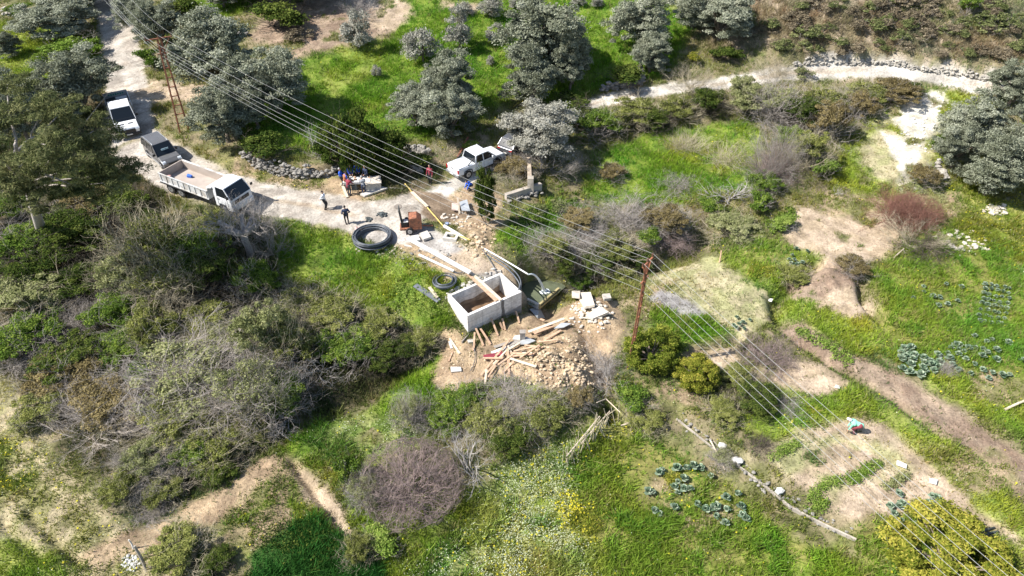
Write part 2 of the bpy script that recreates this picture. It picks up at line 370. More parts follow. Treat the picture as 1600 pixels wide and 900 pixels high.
Z = [ # kind, polygon in the photograph carried onto the land, edge softness m, edge wobble m, patchiness (0 none .. 1), strength
 ('litter',[(-60,130),(60,120),(170,110),(190,230),(260,260),(260,330),(330,330),(420,350),(440,440),(600,500),(690,520),(600,600),(470,650),(290,780),(120,700),(-60,560)],1,1.5,0,1),
 ('lushy',[(-80,45),(40,35),(160,55),(165,120),(60,125),(-80,110)],.6,1,.2,1),
 ('lush',[(290,-40),(420,-40),(400,15),(340,30),(280,20)],.8,1,.1,1),
 ('brownd',[(395,-60),(605,-60),(612,50),(545,78),(460,85),(400,60)],1,1.5,.35,1),
 ('lush',[(600,-60),(620,10),(618,60),(560,78),(470,92),(420,120),(385,190),(380,240),(470,245),(520,215),(590,215),(660,225),(745,190),(800,150),(850,165),(960,135),(1030,118),(1085,45),(1000,-60)],.8,1.2,0,1),
 ('lushy',[(520,80),(610,70),(600,130),(520,150),(480,110)],1,1.5,.6,.8),
 ('tan',[(570,-40),(605,-40),(650,22),(620,45),(590,48)],.6,1,.3,1), ('tan',[(690,0),(760,12),(740,25),(690,14)],.6,1,.3,1),
 ('heath',[(1120,-200),(2000,-200),(2000,120),(1540,118),(1380,92),(1230,92),(1130,85),(1090,40)],1,1.5,0,1),
 ('scrub',[(1380,10),(1600,0),(1600,60),(1450,60)],1,1.5,.5,.8),
 ('lush',[(905,300),(940,245),(1010,205),(1080,205),(1170,190),(1190,230),(1180,300),(1110,305),(1070,325),(960,315)],.6,1,0,1),
 ('lushy',[(1060,200),(1190,200),(1190,260),(1120,270),(1040,240)],.6,1,.4,1),
 ('lushy',[(1310,330),(1300,270),(1330,215),(1350,165),(1470,135),(1540,150),(1470,260),(1440,300),(1380,330)],.6,1,.3,1),
 ('straw',[(1330,230),(1400,160),(1480,140),(1470,230),(1430,300),(1380,310)],.8,1.2,.5,1),
 ('white',[(1412,215),(1405,185),(1425,155),(1478,145),(1482,168),(1462,200),(1440,225),(1425,290),(1395,296),(1408,262),(1390,240),(1372,214),(1372,202)],.3,1.1,.25,1),
 ('lush',[(775,380),(800,345),(860,305),(900,312),(915,345),(880,400),(830,410)],.5,1,.3,1),
 ('ylight',[(1440,300),(1480,280),(1620,320),(1700,340),(1700,520),(1620,420),(1500,360),(1440,360)],.8,1.2,0,1),
 ('soilg',[(1280,300),(1500,300),(1520,330),(1440,420),(1380,400),(1300,380)],.8,1.2,.2,1),
 ('tan',[(1235,385),(1228,345),(1262,328),(1330,335),(1395,335),(1405,372),(1370,402),(1300,418),(1255,398)],.4,.8,.15,1),
 ('straw',[(1030,425),(1100,395),(1150,415),(1200,455),(1215,490),(1165,530),(1120,510),(1060,475),(1000,445)],.4,.6,0,1),
 ('lushy',[(1118,405),(1190,366),(1290,400),(1262,428),(1212,462),(1170,440)],.4,.5,0,1),
 ('meadow',[(1120,400),(1190,366),(1250,385),(1200,430),(1170,440)],.5,.8,.4,.8),
 ('soilg',[(1000,440),(1060,440),(1080,490),(1010,500),(960,470)],.5,1,.3,1),
 ('lush',[(1005,520),(1015,480),(1070,487),(1150,520),(1130,535),(1060,548),(1010,545)],.5,.7,0,1),
 ('ash',[(1008,465),(1030,450),(1075,470),(1100,495),(1070,500),(1030,480)],.3,.6,.2,.9),
 ('tan',[(1075,548),(1130,530),(1160,545),(1150,575),(1110,600),(1070,575)],.4,.6,.2,1),
 ('meadow',[(1350,430),(1400,395),(1470,350),(1620,370),(1720,430),(1720,760),(1620,690),(1490,625),(1370,545),(1300,505),(1345,490),(1370,500),(1370,470)],.5,.6,0,1),
 ('lushy',[(1225,470),(1250,455),(1300,490),(1370,500),(1365,545),(1340,560),(1290,525),(1215,490)],.4,.5,0,1),
 ('lushy',[(1420,590),(1520,560),(1620,600),(1700,700),(1560,650)],.8,1.2,.3,1),
 ('ylight',[(1480,350),(1620,360),(1620,430),(1500,400)],1,1.5,.4,1),
 ('soilg',[(1480,560),(1540,570),(1600,600),(1600,640),(1520,620)],.4,.9,.4,1),
 ('brownd',[(1225,430),(1290,405),(1345,425),(1340,470),(1285,475),(1230,470)],.5,.8,.3,1),
 ('tan',[(1280,485),(1300,455),(1358,462),(1368,490),(1345,500),(1310,490)],.3,.6,.1,1),
 ('brownd',[(1222,512),(1262,508),(1330,550),(1410,595),(1500,640),(1620,720),(1720,800),(1720,900),(1600,775),(1500,692),(1420,640),(1330,583),(1250,543)],.4,.6,.1,1),
 ('tan',[(1210,600),(1240,570),(1300,570),(1335,600),(1310,625),(1230,620)],.3,.7,.25,1),
 ('lushy',[(1130,660),(1180,600),(1260,625),(1340,610),(1400,640),(1480,700),(1470,740),(1400,690),(1350,655),(1280,690),(1180,690)],.5,.9,.2,1),
 ('tan',[(1165,710),(1250,675),(1330,655),(1380,665),(1480,745),(1560,780),(1700,860),(1700,1000),(1520,860),(1440,800),(1340,838),(1255,775)],.4,.6,.15,1),
 ('lushy',[(1440,660),(1520,710),(1610,800),(1620,850),(1500,765)],.4,.8,.3,1),
 ('straw',[(1160,715),(1240,680),(1300,690),(1230,760)],.5,.8,.2,1),
 ('straw',[(1260,700),(1400,690),(1440,740),(1300,790)],.6,1,.6,.9),
 ('soilg',[(1450,700),(1560,700),(1600,760),(1520,780)],.5,.8,.2,1),
 ('lushy',[(1560,830),(1600,850),(1650,940),(1500,930)],.6,.8,.2,1),
 ('meadow',[(1330,840),(1440,790),(1500,830),(1560,880),(1500,960),(1330,960)],.5,.8,.15,1),
 ('soilg',[(1000,560),(1070,590),(1110,640),(1060,650),(990,600)],.5,.8,.3,1),
 ('scrub',[(970,640),(1060,680),(1180,760),(1330,850),(1360,920),(1300,900),(1180,810),(1040,720),(960,670)],.5,.6,.1,1),
 ('lushy',[(430,335),(480,343),(550,360),(560,388),(610,402),(660,400),(715,425),(725,450),(690,462),(700,500),(680,515),(640,512),(600,502),(540,470),(450,445),(430,390)],.4,.7,0,1),
 ('lush',[(430,380),(540,385),(600,420),(560,460),(450,440)],1,1.5,.2,.7),
 ('lush',[(560,470),(640,440),(700,480),(690,515),(610,505)],1,1.2,.3,.7),
 ('lush',[(560,660),(600,600),(690,545),(740,575),(720,600),(660,640),(600,665)],.5,.8,.1,1),
 ('lushy',[(440,700),(500,660),(600,640),(720,620),(860,600),(860,660),(780,700),(700,680),(600,700),(560,800),(540,790),(470,730)],.6,.9,.1,1),
 ('lush',[(440,710),(500,650),(560,690),(520,740),(470,730)],.6,.9,.2,1),
 ('wlight',[(560,700),(520,740),(560,830),(580,900),(620,960),(720,960),(680,850),(640,820),(570,760)],.5,.9,0,1),
 ('wlight',[(480,680),(560,650),(600,640),(700,650),(660,680),(540,740),(490,720)],.5,.9,.1,1),
 ('lushy',[(540,780),(760,760),(800,700),(880,650),(960,680),(960,960),(560,960)],.7,1,0,1),
 ('wflower',[(795,695),(850,665),(885,650),(895,700),(870,745),(900,790),(940,840),(935,960),(690,960),(720,880),(690,840),(745,800)],.7,1.1,.12,1),
 ('wlight',[(620,960),(640,880),(720,830),(740,960)],.7,1,.2,1),
 ('yflower',[(880,770),(925,790),(965,850),(930,860),(880,820)],.6,.9,.25,.9),
 ('meadow',[(885,740),(905,680),(960,640),(1010,665),(1090,720),(1200,800),(1320,880),(1330,980),(940,980),(950,850)],.5,.7,0,1),
 ('lush',[(1180,800),(1330,880),(1340,980),(1150,980),(1200,880)],.8,1.4,.3,.8),
 ('ylight',[(890,700),(960,650),(1000,680),(930,760)],.8,1.2,.5,.8),
 ('soilg',[(1010,740),(1080,740),(1160,800),(1120,830),(1050,830),(1000,780)],.6,1,.5,.9),
 ('soilg',[(270,800),(430,700),(470,715),(560,850),(560,900),(380,900),(300,850)],.4,.6,.0,1),
 ('soil',[(280,800),(420,705),(450,712),(400,760),(310,830)],.3,.7,.2,1),
 ('tan',[(450,725),(475,730),(530,790),(555,850),(540,850),(480,790)],.2,.4,.1,1),
 ('lushy',[(330,840),(440,770),(500,800),(480,830),(380,880)],.5,.8,.5,1),
 ('crop',[(388,875),(430,835),(490,805),(540,845),(600,890),(620,960),(390,960)],.25,.5,0,1),
 ('clod',[(-120,570),(20,590),(70,650),(110,740),(190,790),(290,820),(270,880),(250,1000),(-120,1000)],.6,1,0,1),
 ('lushy',[(-60,830),(60,850),(110,900),(80,980),(-60,980)],.6,1,.45,.9), ('ylight',[(-60,680),(30,690),(60,760),(-60,780)],.7,1.2,.5,.9),
 ('soil',[(120,870),(250,800),(300,830),(260,870),(200,870),(150,900)],.4,.7,.2,1),
 ('soilg',[(350,245),(430,268),(540,270),(600,300),(520,315),(420,300),(330,262)],.4,.5,0,1),
 ('soil',[(515,280),(640,285),(660,300),(600,322),(520,316)],.3,.4,.1,1),
 ('litter',[(600,275),(640,240),(700,240),(690,280),(650,300),(600,315)],.5,.7,.1,.9),
 ('soilg',[(640,235),(760,205),(760,240),(690,270)],.5,.8,.2,1),
 ('tan',[(205,140),(240,125),(300,130),(330,150),(300,160),(240,160)],.5,.7,.15,1),
 ('road',[(160,235),(210,205),(270,220),(340,265),(390,290),(440,300),(440,330),(380,318),(330,320),(260,300),(215,265)],.4,.6,0,1),
 ('soil',[(690,300),(750,285),(790,310),(770,400),(810,430),(840,440),(810,470),(790,430),(740,390),(700,340)],.4,.7,.2,1),
 ('soil',[(610,380),(660,375),(720,400),(740,425),(700,440),(690,425),(640,400)],.3,.6,.25,1),
 ('soil',[(680,520),(690,505),(740,540),(800,515),(835,480),(830,455),(880,470),(905,460),(960,468),(975,510),(955,560),(940,600),(860,615),(800,600),(740,600),(720,640),(680,600),(695,555)],.35,.7,.08,1),
 ('conc',[(560,325),(640,320),(655,345),(730,390),(775,425),(790,445),(745,440),(700,410),(640,385),(560,370),(520,350)],.3,.5,0,1),
 ('tan',[(690,400),(735,390),(790,425),(830,450),(810,470),(775,430),(700,440)],.3,.5,.2,.9),
 ('road',[(410,300),(480,312),(560,320),(650,300),(660,340),(600,360),(540,352),(470,340),(410,328)],.3,.4,0,1),
]
RD = [('road',[(160,-60),(172,0),(186,55),(196,105),(200,150),(205,200),(215,240)],2.0),
 ('track',[(640,325),(680,303),(730,275),(790,243),(840,205),(890,172),(945,157),(1000,145),(1060,137),(1130,130),(1200,121),(1262,112),(1330,107),(1400,110),(1480,124),(1552,136),(1640,150),(1760,165)],.9),
 ('road',[(215,240),(300,285),(400,308),(480,322),(560,338),(640,330)],1.9),
 ('soilg',[(60,437),(130,410),(170,393),(225,365),(250,330)],.8),
 ('tan',[(225,145),(300,142),(330,150)],1.0)]
WETP = ('wet',[(636,296),(690,300),(718,322),(728,342),(700,350),(672,345),(655,335),(658,316)],.15,.4,0,1)
def axis(lo, hi, segs):
    out = []
    for a, b, d in segs: out += list(np.arange(a, b, d))
    out.append(segs[-1][1])
    neg = [-x for x in np.geomspace(abs(lo-segs[0][0])+1, 4, 26)]
    left = [segs[0][0]+x for x in neg]; right = [segs[-1][1]+x for x in np.geomspace(4, hi-segs[-1][1]+1, 26)]
    return np.array(left+out+right)
gx = axis(-2500, 2500, [(-85, -46, .45), (-46, -32, .28), (-32, 32, .17), (32, 46, .28), (46, 85, .45)])
gy = axis(-2500, 3500, [(6, 16, .3), (16, 56, .17), (56, 80, .28), (80, 128, .5)])
GX, GY = np.meshgrid(gx, gy); gs = GX.shape
X = GX.ravel(); Y = GY.ravel()
zz = hh(X, Y)
inn = (np.abs(X) < 90) & (Y > 2) & (Y < 135)
wx = X+0*X; wy = Y+0*Y
n1 = fbm(X, Y, 3, 21, 4)-.5; n2 = fbm(X, Y, 3, 22, 4)-.5; n3 = fbm(X, Y, 2.2, 31, 4); n4 = fbm(X, Y, .9, 41, 3); n5 = fbm(X, Y, 5, 51, 3)
def kprops(k):
    a, b, gd, ghh, gc, ro, wf, yf = K[k]
    m = sstep(.38, .62, n4)[:, None]
    return [np.array(a)*(1-m)+np.array(b)*m, gd, ghh, np.array(gc), ro, wf, yf]
k0 = kprops('scrub')
ALB = k0[0].copy(); GD = np.full(X.shape, k0[1]); GH = np.full(X.shape, k0[2]); GC = np.tile(k0[3], (len(X), 1)); RO = np.full(X.shape, k0[4]); WF = np.zeros(X.shape); YF = np.full(X.shape, .01)
def blend(k, w):
    global ALB, GD, GH, GC, RO, WF, YF
    p = kprops(k); w1 = w[:, None]
    ALB = ALB*(1-w1)+p[0]*w1; GC = GC*(1-w1)+p[3]*w1
    GD = GD*(1-w)+p[1]*w; GH = GH*(1-w)+p[2]*w; RO = RO*(1-w)+p[4]*w; WF = WF*(1-w)+p[5]*w; YF = YF*(1-w)+p[6]*w
def zone(k, pts, soft, wob, patch, stren):
    q = PL(pts); qa = np.array(q); mg = 4
    sel = (X > qa[:, 0].min()-mg) & (X < qa[:, 0].max()+mg) & (Y > qa[:, 1].min()-mg) & (Y < qa[:, 1].max()+mg)
    w = np.zeros(X.shape)
    s = poly_sd(X[sel]+wob*2.2*n1[sel], Y[sel]+wob*2.2*n2[sel], q)
    w[sel] = sstep(-soft, soft, s+(n4[sel]-.5)*wob*.8)
    if patch: w = w*(1-sstep(.74-patch*.38, .82-patch*.34, n3))
    blend(k, w*stren)
for z_ in Z: zone(*z_)
for k, pts, w_ in RD:
    q = seg_dist(X+.5*n1, Y+.5*n2, PL(pts)); w = sstep(w_+.35, w_-.25, q+(n4-.5)*.8); blend(k, w)
    if k in ('road', 'track'):
        ed = sstep(.45, .0, np.abs(q-w_-.2))*sstep(.45, .6, n3); blend('soilg', ed*.6)
        w2 = sstep(.35, .1, np.abs(q))*sstep(.45, .6, n5)*.5; blend('soil', w2)
zone(*WETP)
# clods and rough soil in the relief itself
zz = zz+RO*(Y < 80)*(Y > 5)*((fbm(X, Y, .8, 61, 3)-.5)*.16)*sstep(.3, 1, RO)
cl = (GD > .7)*(Y < 90)
zz = zz+cl*(fbm(X, Y, 1.3, 71, 3)-.5)*.22
# a little finer
mf = .58+.84*fbm(X, Y, .7, 201, 3); mf2 = .85+.3*fbm(X, Y, 2.5, 207, 3); ALB = np.clip(ALB*(mf*mf2)[:, None], 0, .85)
ZG = zz.reshape(gs)
ny, nx = gs
idx = np.arange(nx*ny).reshape(gs)
Q = np.stack([idx[:-1, :-1], idx[:-1, 1:], idx[1:, 1:], idx[1:, :-1]], -1).reshape(-1, 4)
def ground_mat():
    m = bpy.data.materials.new('ground'); m.use_nodes = True; n = m.node_tree.nodes; l = m.node_tree.links
    b = n['Principled BSDF']; b.inputs['Roughness'].default_value = .95; b.inputs['Specular IOR Level'].default_value = .1
    a = n.new('ShaderNodeAttribute'); a.attribute_name = 'soil_colour'; r = n.new('ShaderNodeAttribute'); r.attribute_name = 'coarse'
    tc = n.new('ShaderNodeTexCoord')
    def noise(sc, de, ro=.6):
        x = n.new('ShaderNodeTexNoise'); x.inputs['Scale'].default_value = sc; x.inputs['Detail'].default_value = de; x.inputs['Roughness'].default_value = ro
        l.new(tc.outputs['Object'], x.inputs['Vector']); return x
    f1 = noise(5.5, 8, .75); f2 = noise(.55, 5); f3 = noise(1.8, 6)
    def mr(src, a0, a1, b0, b1):
        x = n.new('ShaderNodeMapRange'); l.new(src, x.inputs[0])
        for i, v in enumerate((a0, a1, b0, b1)): x.inputs[i+1].default_value = v
        return x
    m1 = mr(f1.outputs[0], .3, .7, .55, 1.5); m2 = mr(f2.outputs[0], .3, .7, .86, 1.14)
    mu = n.new('ShaderNodeMath'); mu.operation = 'MULTIPLY'; l.new(m1.outputs[0], mu.inputs[0]); l.new(m2.outputs[0], mu.inputs[1])
    vm = n.new('ShaderNodeVectorMath'); vm.operation = 'SCALE'; l.new(a.outputs['Color'], vm.inputs[0]); l.new(mu.outputs[0], vm.inputs['Scale'])
    # pebbles and straw flecks on the rough ground
    vo = n.new('ShaderNodeTexVoronoi'); vo.inputs['Scale'].default_value = 5; l.new(tc.outputs['Object'], vo.inputs['Vector'])
    s1 = mr(vo.outputs['Distance'], .12, .22, 1, 0); s2 = mr(f3.outputs[0], .5, .62, 0, .65)
    s = n.new('ShaderNodeMath'); s.operation = 'MULTIPLY'; l.new(s1.outputs[0], s.inputs[0]); l.new(s2.outputs[0], s.inputs[1])
    s3 = n.new('ShaderNodeMath'); s3.operation = 'MULTIPLY'; l.new(s.outputs[0], s3.inputs[0]); l.new(r.outputs['Fac'], s3.inputs[1])
    mx = n.new('ShaderNodeMix'); mx.data_type = 'RGBA'; l.new(s3.outputs[0], mx.inputs[0]); l.new(vm.outputs[0], mx.inputs[6]); mx.inputs[7].default_value = (.55,.48,.38,1)
    l.new(mx.outputs[2], b.inputs['Base Color'])
    bp = n.new('ShaderNodeBump'); bp.inputs['Distance'].default_value = .16
    st = mr(r.outputs['Fac'], 0, 1, .25, .95); l.new(st.outputs[0], bp.inputs['Strength'])
    l.new(f1.outputs[0], bp.inputs['Height']); l.new(bp.outputs[0], b.inputs['Normal'])
    return m
gme = np_mesh('ground', np.stack([X, Y, zz], 1), Q, {'soil_colour': ALB, 'coarse': RO}, smooth=True)
tag(link('ground', gme, ground_mat()), kind='structure')
def gidx(x, y):
    i = np.clip(np.searchsorted(gx, x), 1, nx-1); j = np.clip(np.searchsorted(gy, y), 1, ny-1)
    i = np.where(np.abs(gx[i-1]-x) < np.abs(gx[i]-x), i-1, i); j = np.where(np.abs(gy[j-1]-y) < np.abs(gy[j]-y), j-1, j)
    return j*nx+i
def gzz(x, y):
    i = np.clip(np.searchsorted(gx, x)-1, 0, nx-2); j = np.clip(np.searchsorted(gy, y)-1, 0, ny-2)
    fx = (x-gx[i])/(gx[i+1]-gx[i]); fy = (y-gy[j])/(gy[j+1]-gy[j])
    return (ZG[j, i]*(1-fx)+ZG[j, i+1]*fx)*(1-fy)+(ZG[j+1, i]*(1-fx)+ZG[j+1, i+1]*fx)*fy
def G(px, py, dz=0):
    x, y, z = P(px, py); return Vector((x, y, float(gzz(np.array(x), np.array(y)))+dz))
# ------------------------------------------------------------------ grass and flowers (stuff)
def scatter(n, ymax):
    # points over the land in view, denser nearby
    y = 12+(ymax-12)*rng.random(n)**1.15
    x = (rng.random(n)*2-1)*(y*.80+22)
    return x, y
def blades(name, n, ymax, sizef, dens, width, per, seed, label, bent=.5, thr=None, cm=1.):
    x, y = scatter(n, ymax); g = gidx(x, y)
    pn = fbm(x, y, 2.6, seed, 4)
    pr = GD[g]*dens*(.35+1.3*sstep(.35, .62, pn))
    if thr: pr = GD[g]*dens*sstep(thr, thr+.06, fbm(x, y, 1.1, seed+9, 2))
    keep = (rng.random(n) < pr) & (GD[g] > .02)
    a_, b_ = tank_local(x, y); keep &= ~((a_ > -.1) & (a_ < tL+.1) & (b_ > -.1) & (b_ < tW+.2))
    x, y, g, pn = x[keep], y[keep], g[keep], pn[keep]; m = len(x)
    h = GH[g]*sizef*(.5+1.0*rng.random(m))*(.6+.9*pn)
    base = cm*GC[g]*(.65+.7*rng.random(m))[:, None]
    dry = ((rng.random(m) < .05+.26*sstep(.5, .68, fbm(x, y, 1.9, seed+31, 3))) & (GD[g] < 1.12))[:, None]; base = np.where(dry, base*.35+np.array([.23,.20,.095]), base)
    hue = (fbm(x, y, 3.5, seed+5, 3)-.5)[:, None]*np.array([1.1, .25, .3])+1
    base = np.clip(base*hue, .01, .9)
    x = np.repeat(x, per)+rng.normal(0, .07, m*per); y = np.repeat(y, per)+rng.normal(0, .07, m*per)
    z = gzz(x, y); h = np.repeat(h, per)*(.7+.6*rng.random(m*per)); c = np.repeat(base, per, 0)*(.8+.4*rng.random(m*per))[:, None]
    an = rng.random(m*per)*6.283; k = m*per
    dx, dy = np.cos(an)*width*.5, np.sin(an)*width*.5
    lx, ly = rng.normal(0, bent, k)*h, rng.normal(0, bent, k)*h
    V = np.empty((k, 3, 3)); V[:, 0] = np.stack([x-dx, y-dy, z-.02], 1); V[:, 1] = np.stack([x+dx, y+dy, z-.02], 1); V[:, 2] = np.stack([x+lx, y+ly, z+h], 1)
    C = np.repeat(c, 3, 0)
    me = np_mesh(name, V.reshape(-1, 3), np.arange(k*3).reshape(-1, 3), {'blade': C})
    tag(link(name, me, M_BL), label, 'grass', kind='stuff'); return k
M_BL = attrmat('grass_blades')
nb = blades('grass', 900000, 118, 1.0, .62, .055, 3, 81, 'green grass growing over the fields and banks')
nb += blades('weeds', 420000, 105, 1.35, .8, .07, 4, 181, 'taller weeds and tufts standing in the grass', .6, .58, .95)
# flowers
def flowers(name, n, arr, c, label, sz, ymax=100, dens=1.0):
    x, y = scatter(n, ymax); g = gidx(x, y); pn = fbm(x, y, 1.5, 95, 3)
    keep = rng.random(n) < arr[g]*dens*(.2+1.6*sstep(.4, .6, pn)); x, y, g = x[keep], y[keep], g[keep]; m = len(x)
    z = gzz(x, y)+GH[g]*(.45+.6*rng.random(m)); s = sz*(.6+.8*rng.random(m)); an = rng.random(m)*6.28
    tx = rng.normal(0, .35, m); ty = rng.normal(0, .35, m)
    V = np.empty((m, 4, 3))
    for q in range(4):
        a = an+q*math.pi/2; ox, oy = np.cos(a)*s, np.sin(a)*s
        V[:, q] = np.stack([x+ox, y+oy, z+ox*tx+oy*ty], 1)
    cc = np.array(c)[None]*(.8+.25*rng.random(m))[:, None]
    me = np_mesh(name, V.reshape(-1, 3), np.arange(m*4).reshape(-1, 4), {'blade': np.repeat(np.clip(cc, 0, .9), 4, 0)})
    tag(link(name, me, M_BL), label, 'flowers', kind='stuff')
flowers('daisies', 1000000, WF, (.64,.67,.46), 'small white daisies flowering in the meadow grass', .027, 48)
flowers('yellow_flowers', 520000, YF, (.62,.55,.05), 'small yellow flowers dotted in the meadow grass', .05, 100)

# loose stones and clods on the bare soil
def clods(name, n, label):
    x, y = scatter(n, 75); g = gidx(x, y); keep = rng.random(n) < sstep(.5, 1, RO[g])*(.1+.9*sstep(.45, .6, fbm(x, y, 1.8, 15, 3)))*.5
    a_, b_ = tank_local(x, y); keep &= ~((a_ > -.1) & (a_ < tL+.1) & (b_ > -.1) & (b_ < tW+.2))
    x, y, g = x[keep], y[keep], g[keep]; m = len(x); s = .025+.07*rng.random(m)**3; z = gzz(x, y)+s*.2
    o = np.array([(1,0,0),(0,1,0),(-1,0,0),(0,-1,0),(0,0,1.)]); ang = rng.random(m)*6.28
    V = np.empty((m, 5, 3))
    for i in range(5):
        a = ang+i*math.pi/2; j = s*(.7+.6*rng.random(m))
        if i < 4: V[:, i] = np.stack([x+np.cos(a)*j, y+np.sin(a)*j, z-s*.4], 1)
        else: V[:, i] = np.stack([x+rng.normal(0, .2, m)*s, y, z+s*.7], 1)
    b = np.arange(m)[:, None]*5; T = np.concatenate([b+np.array(t) for t in ((0,1,4),(1,2,4),(2,3,4),(3,0,4))])
    c = ALB[g]*(.9+.45*rng.random(m))[:, None]
    me = np_mesh(name, V.reshape(-1, 3), T, {'blade': np.repeat(np.clip(c, 0, .8), 5, 0)})
    o = link(name, me, attrmat('loose_soil')); tag(o, label, 'soil', kind='stuff')
clods('loose_clods', 420000, 'loose clods and pebbles lying on the bare soil')
print('blades', nb, 'verts', len(X), 'tank', tL, tW)
# ------------------------------------------------------------------ vegetation builders
def nrm(v): return v/(np.linalg.norm(v, axis=-1, keepdims=True)+1e-9)
def leaf_cloud(r, centres, crad, per, L, Wd, flat=1.0, droop=0., up=.25, tv=.25):
    """leaves spread over the shells of clumps; returns quads and tints"""
    nC = len(centres); c = np.repeat(centres, per, 0); cr = np.repeat(crad, per); m = len(c)
    d = nrm(r.normal(size=(m, 3))); d[:, 2] = np.abs(d[:, 2])*.75+d[:, 2]*.25
    rad = cr*(1-.55*r.random(m)**1.7)*(.85+.3*r.random(m))*np.where(r.random(m) < .10, 1.45, 1)
    p = c+d*rad[:, None]*np.array([1, 1, flat])
    nn = nrm(d+.75*r.normal(size=(m, 3))+np.array([0, 0, up]))
    t = nrm(np.cross(nn, r.normal(size=(m, 3)))); b = np.cross(nn, t)
    t[:, 2] -= droop; t = nrm(t)
    l = (L*(.55+.9*r.random(m)))[:, None]; w = (Wd*(.6+.8*r.random(m)))[:, None]
    V = np.stack([p-t*l*.5, p+b*w*.5-t*l*.05, p+t*l*.5, p-b*w*.5-t*l*.05], 1)
    ct = np.repeat(r.normal(0, .13, nC), per)
    tint = np.clip(.5+ct+r.normal(0, tv, m)*.8, 0, 1)
    return V.reshape(-1, 3), np.repeat(tint, 4)
def tubes(polys, rad, n=3):
    polys = np.asarray(polys); N_, K_ = polys.shape[:2]
    d = np.gradient(polys, axis=1); d = nrm(d)
    ref = np.zeros_like(d); ref[..., 0] = .3; ref[..., 1] = .9; ref[..., 2] = .2
    x = nrm(np.cross(d, ref)); y = np.cross(d, x); V = np.empty((N_, K_, n, 3))
    for k in range(n):
        a = 2*math.pi*k/n; V[:, :, k] = polys+(x*math.cos(a)+y*math.sin(a))*rad[..., None]
    idx = np.arange(N_*K_*n).reshape(N_, K_, n); q = []
    for k in range(n):
        k2 = (k+1) % n; q.append(np.stack([idx[:, :-1, k], idx[:, :-1, k2], idx[:, 1:, k2], idx[:, 1:, k]], -1).reshape(-1, 4))
    return V.reshape(-1, 3), np.concatenate(q)
def grow(r, base, dirs, length, r0, levels, K_=6, wig=.25, upb=.15, taper=.45):
    """levels: list of (children per stem, length factor, spread, start fraction)"""
    N_ = len(base); out = []; cur = None
    def stems(b, d, L, rr):
        n = len(b); P_ = np.empty((n, K_, 3)); P_[:, 0] = b; dd = nrm(d); s = (L/(K_-1))[:, None]
        for k in range(1, K_):
            dd = nrm(dd+wig*r.normal(size=(n, 3))+np.array([0, 0, upb/(K_-1)])); P_[:, k] = P_[:, k-1]+dd*s
        return P_, rr[:, None]*np.linspace(1, taper, K_)[None]
    Pm, Rm = stems(base, dirs, length, r0); out.append((Pm, Rm)); L = length
    for (nc, lf, spd, st) in levels:
        n = len(Pm); i = np.repeat(np.arange(n), nc); t = st+(1-st)*r.random(len(i)); f = t*(K_-1)*.999; k = f.astype(int); fr = (f-k)[:, None]
        b = Pm[i, k]*(1-fr)+Pm[i, k+1]*fr; d = nrm(Pm[i, k+1]-Pm[i, k]); d = d+spd*nrm(r.normal(size=d.shape))
        L = L[i]*lf*(.6+.8*r.random(len(i))); rr = Rm[i, k]*.62
        Pm, Rm = stems(b, d, L, rr); out.append((Pm, Rm))
    return out
def twig_mesh(name, r, lv, n=3, hard=.5, ellip=None):
    Vs = []; Qs = []; o = 0
    for Pm, Rm in lv:
        if ellip is not None:                     # keep the outline inside the crown's ellipsoid
            e = np.linalg.norm((Pm-np.array([0, 0, ellip[1]]))/np.array([1, 1, ellip[0]]), axis=-1, keepdims=True)
            k = np.where(e > 1, (1+(e-1)*hard)/np.maximum(e, 1e-6), 1); Pm = (Pm-np.array([0, 0, ellip[1]]))*k+np.array([0, 0, ellip[1]])
        V, Q = tubes(Pm, Rm, n); Vs.append(V); Qs.append(Q+o); o += len(V)
    return np_mesh(name, np.concatenate(Vs), np.concatenate(Qs))
def ell_centres(r, n, rz=1., cz=0., shell=.55, low=-.35):
    d = nrm(r.normal(size=(n*3, 3))); d = d[d[:, 2] > low][:n]
    rad = (shell+(1-shell)*r.random(len(d))**.6)
    return d*rad[:, None]*np.array([1, 1, rz])+np.array([0, 0, cz])
def quads(V): return np.arange(len(V)).reshape(-1, 4)
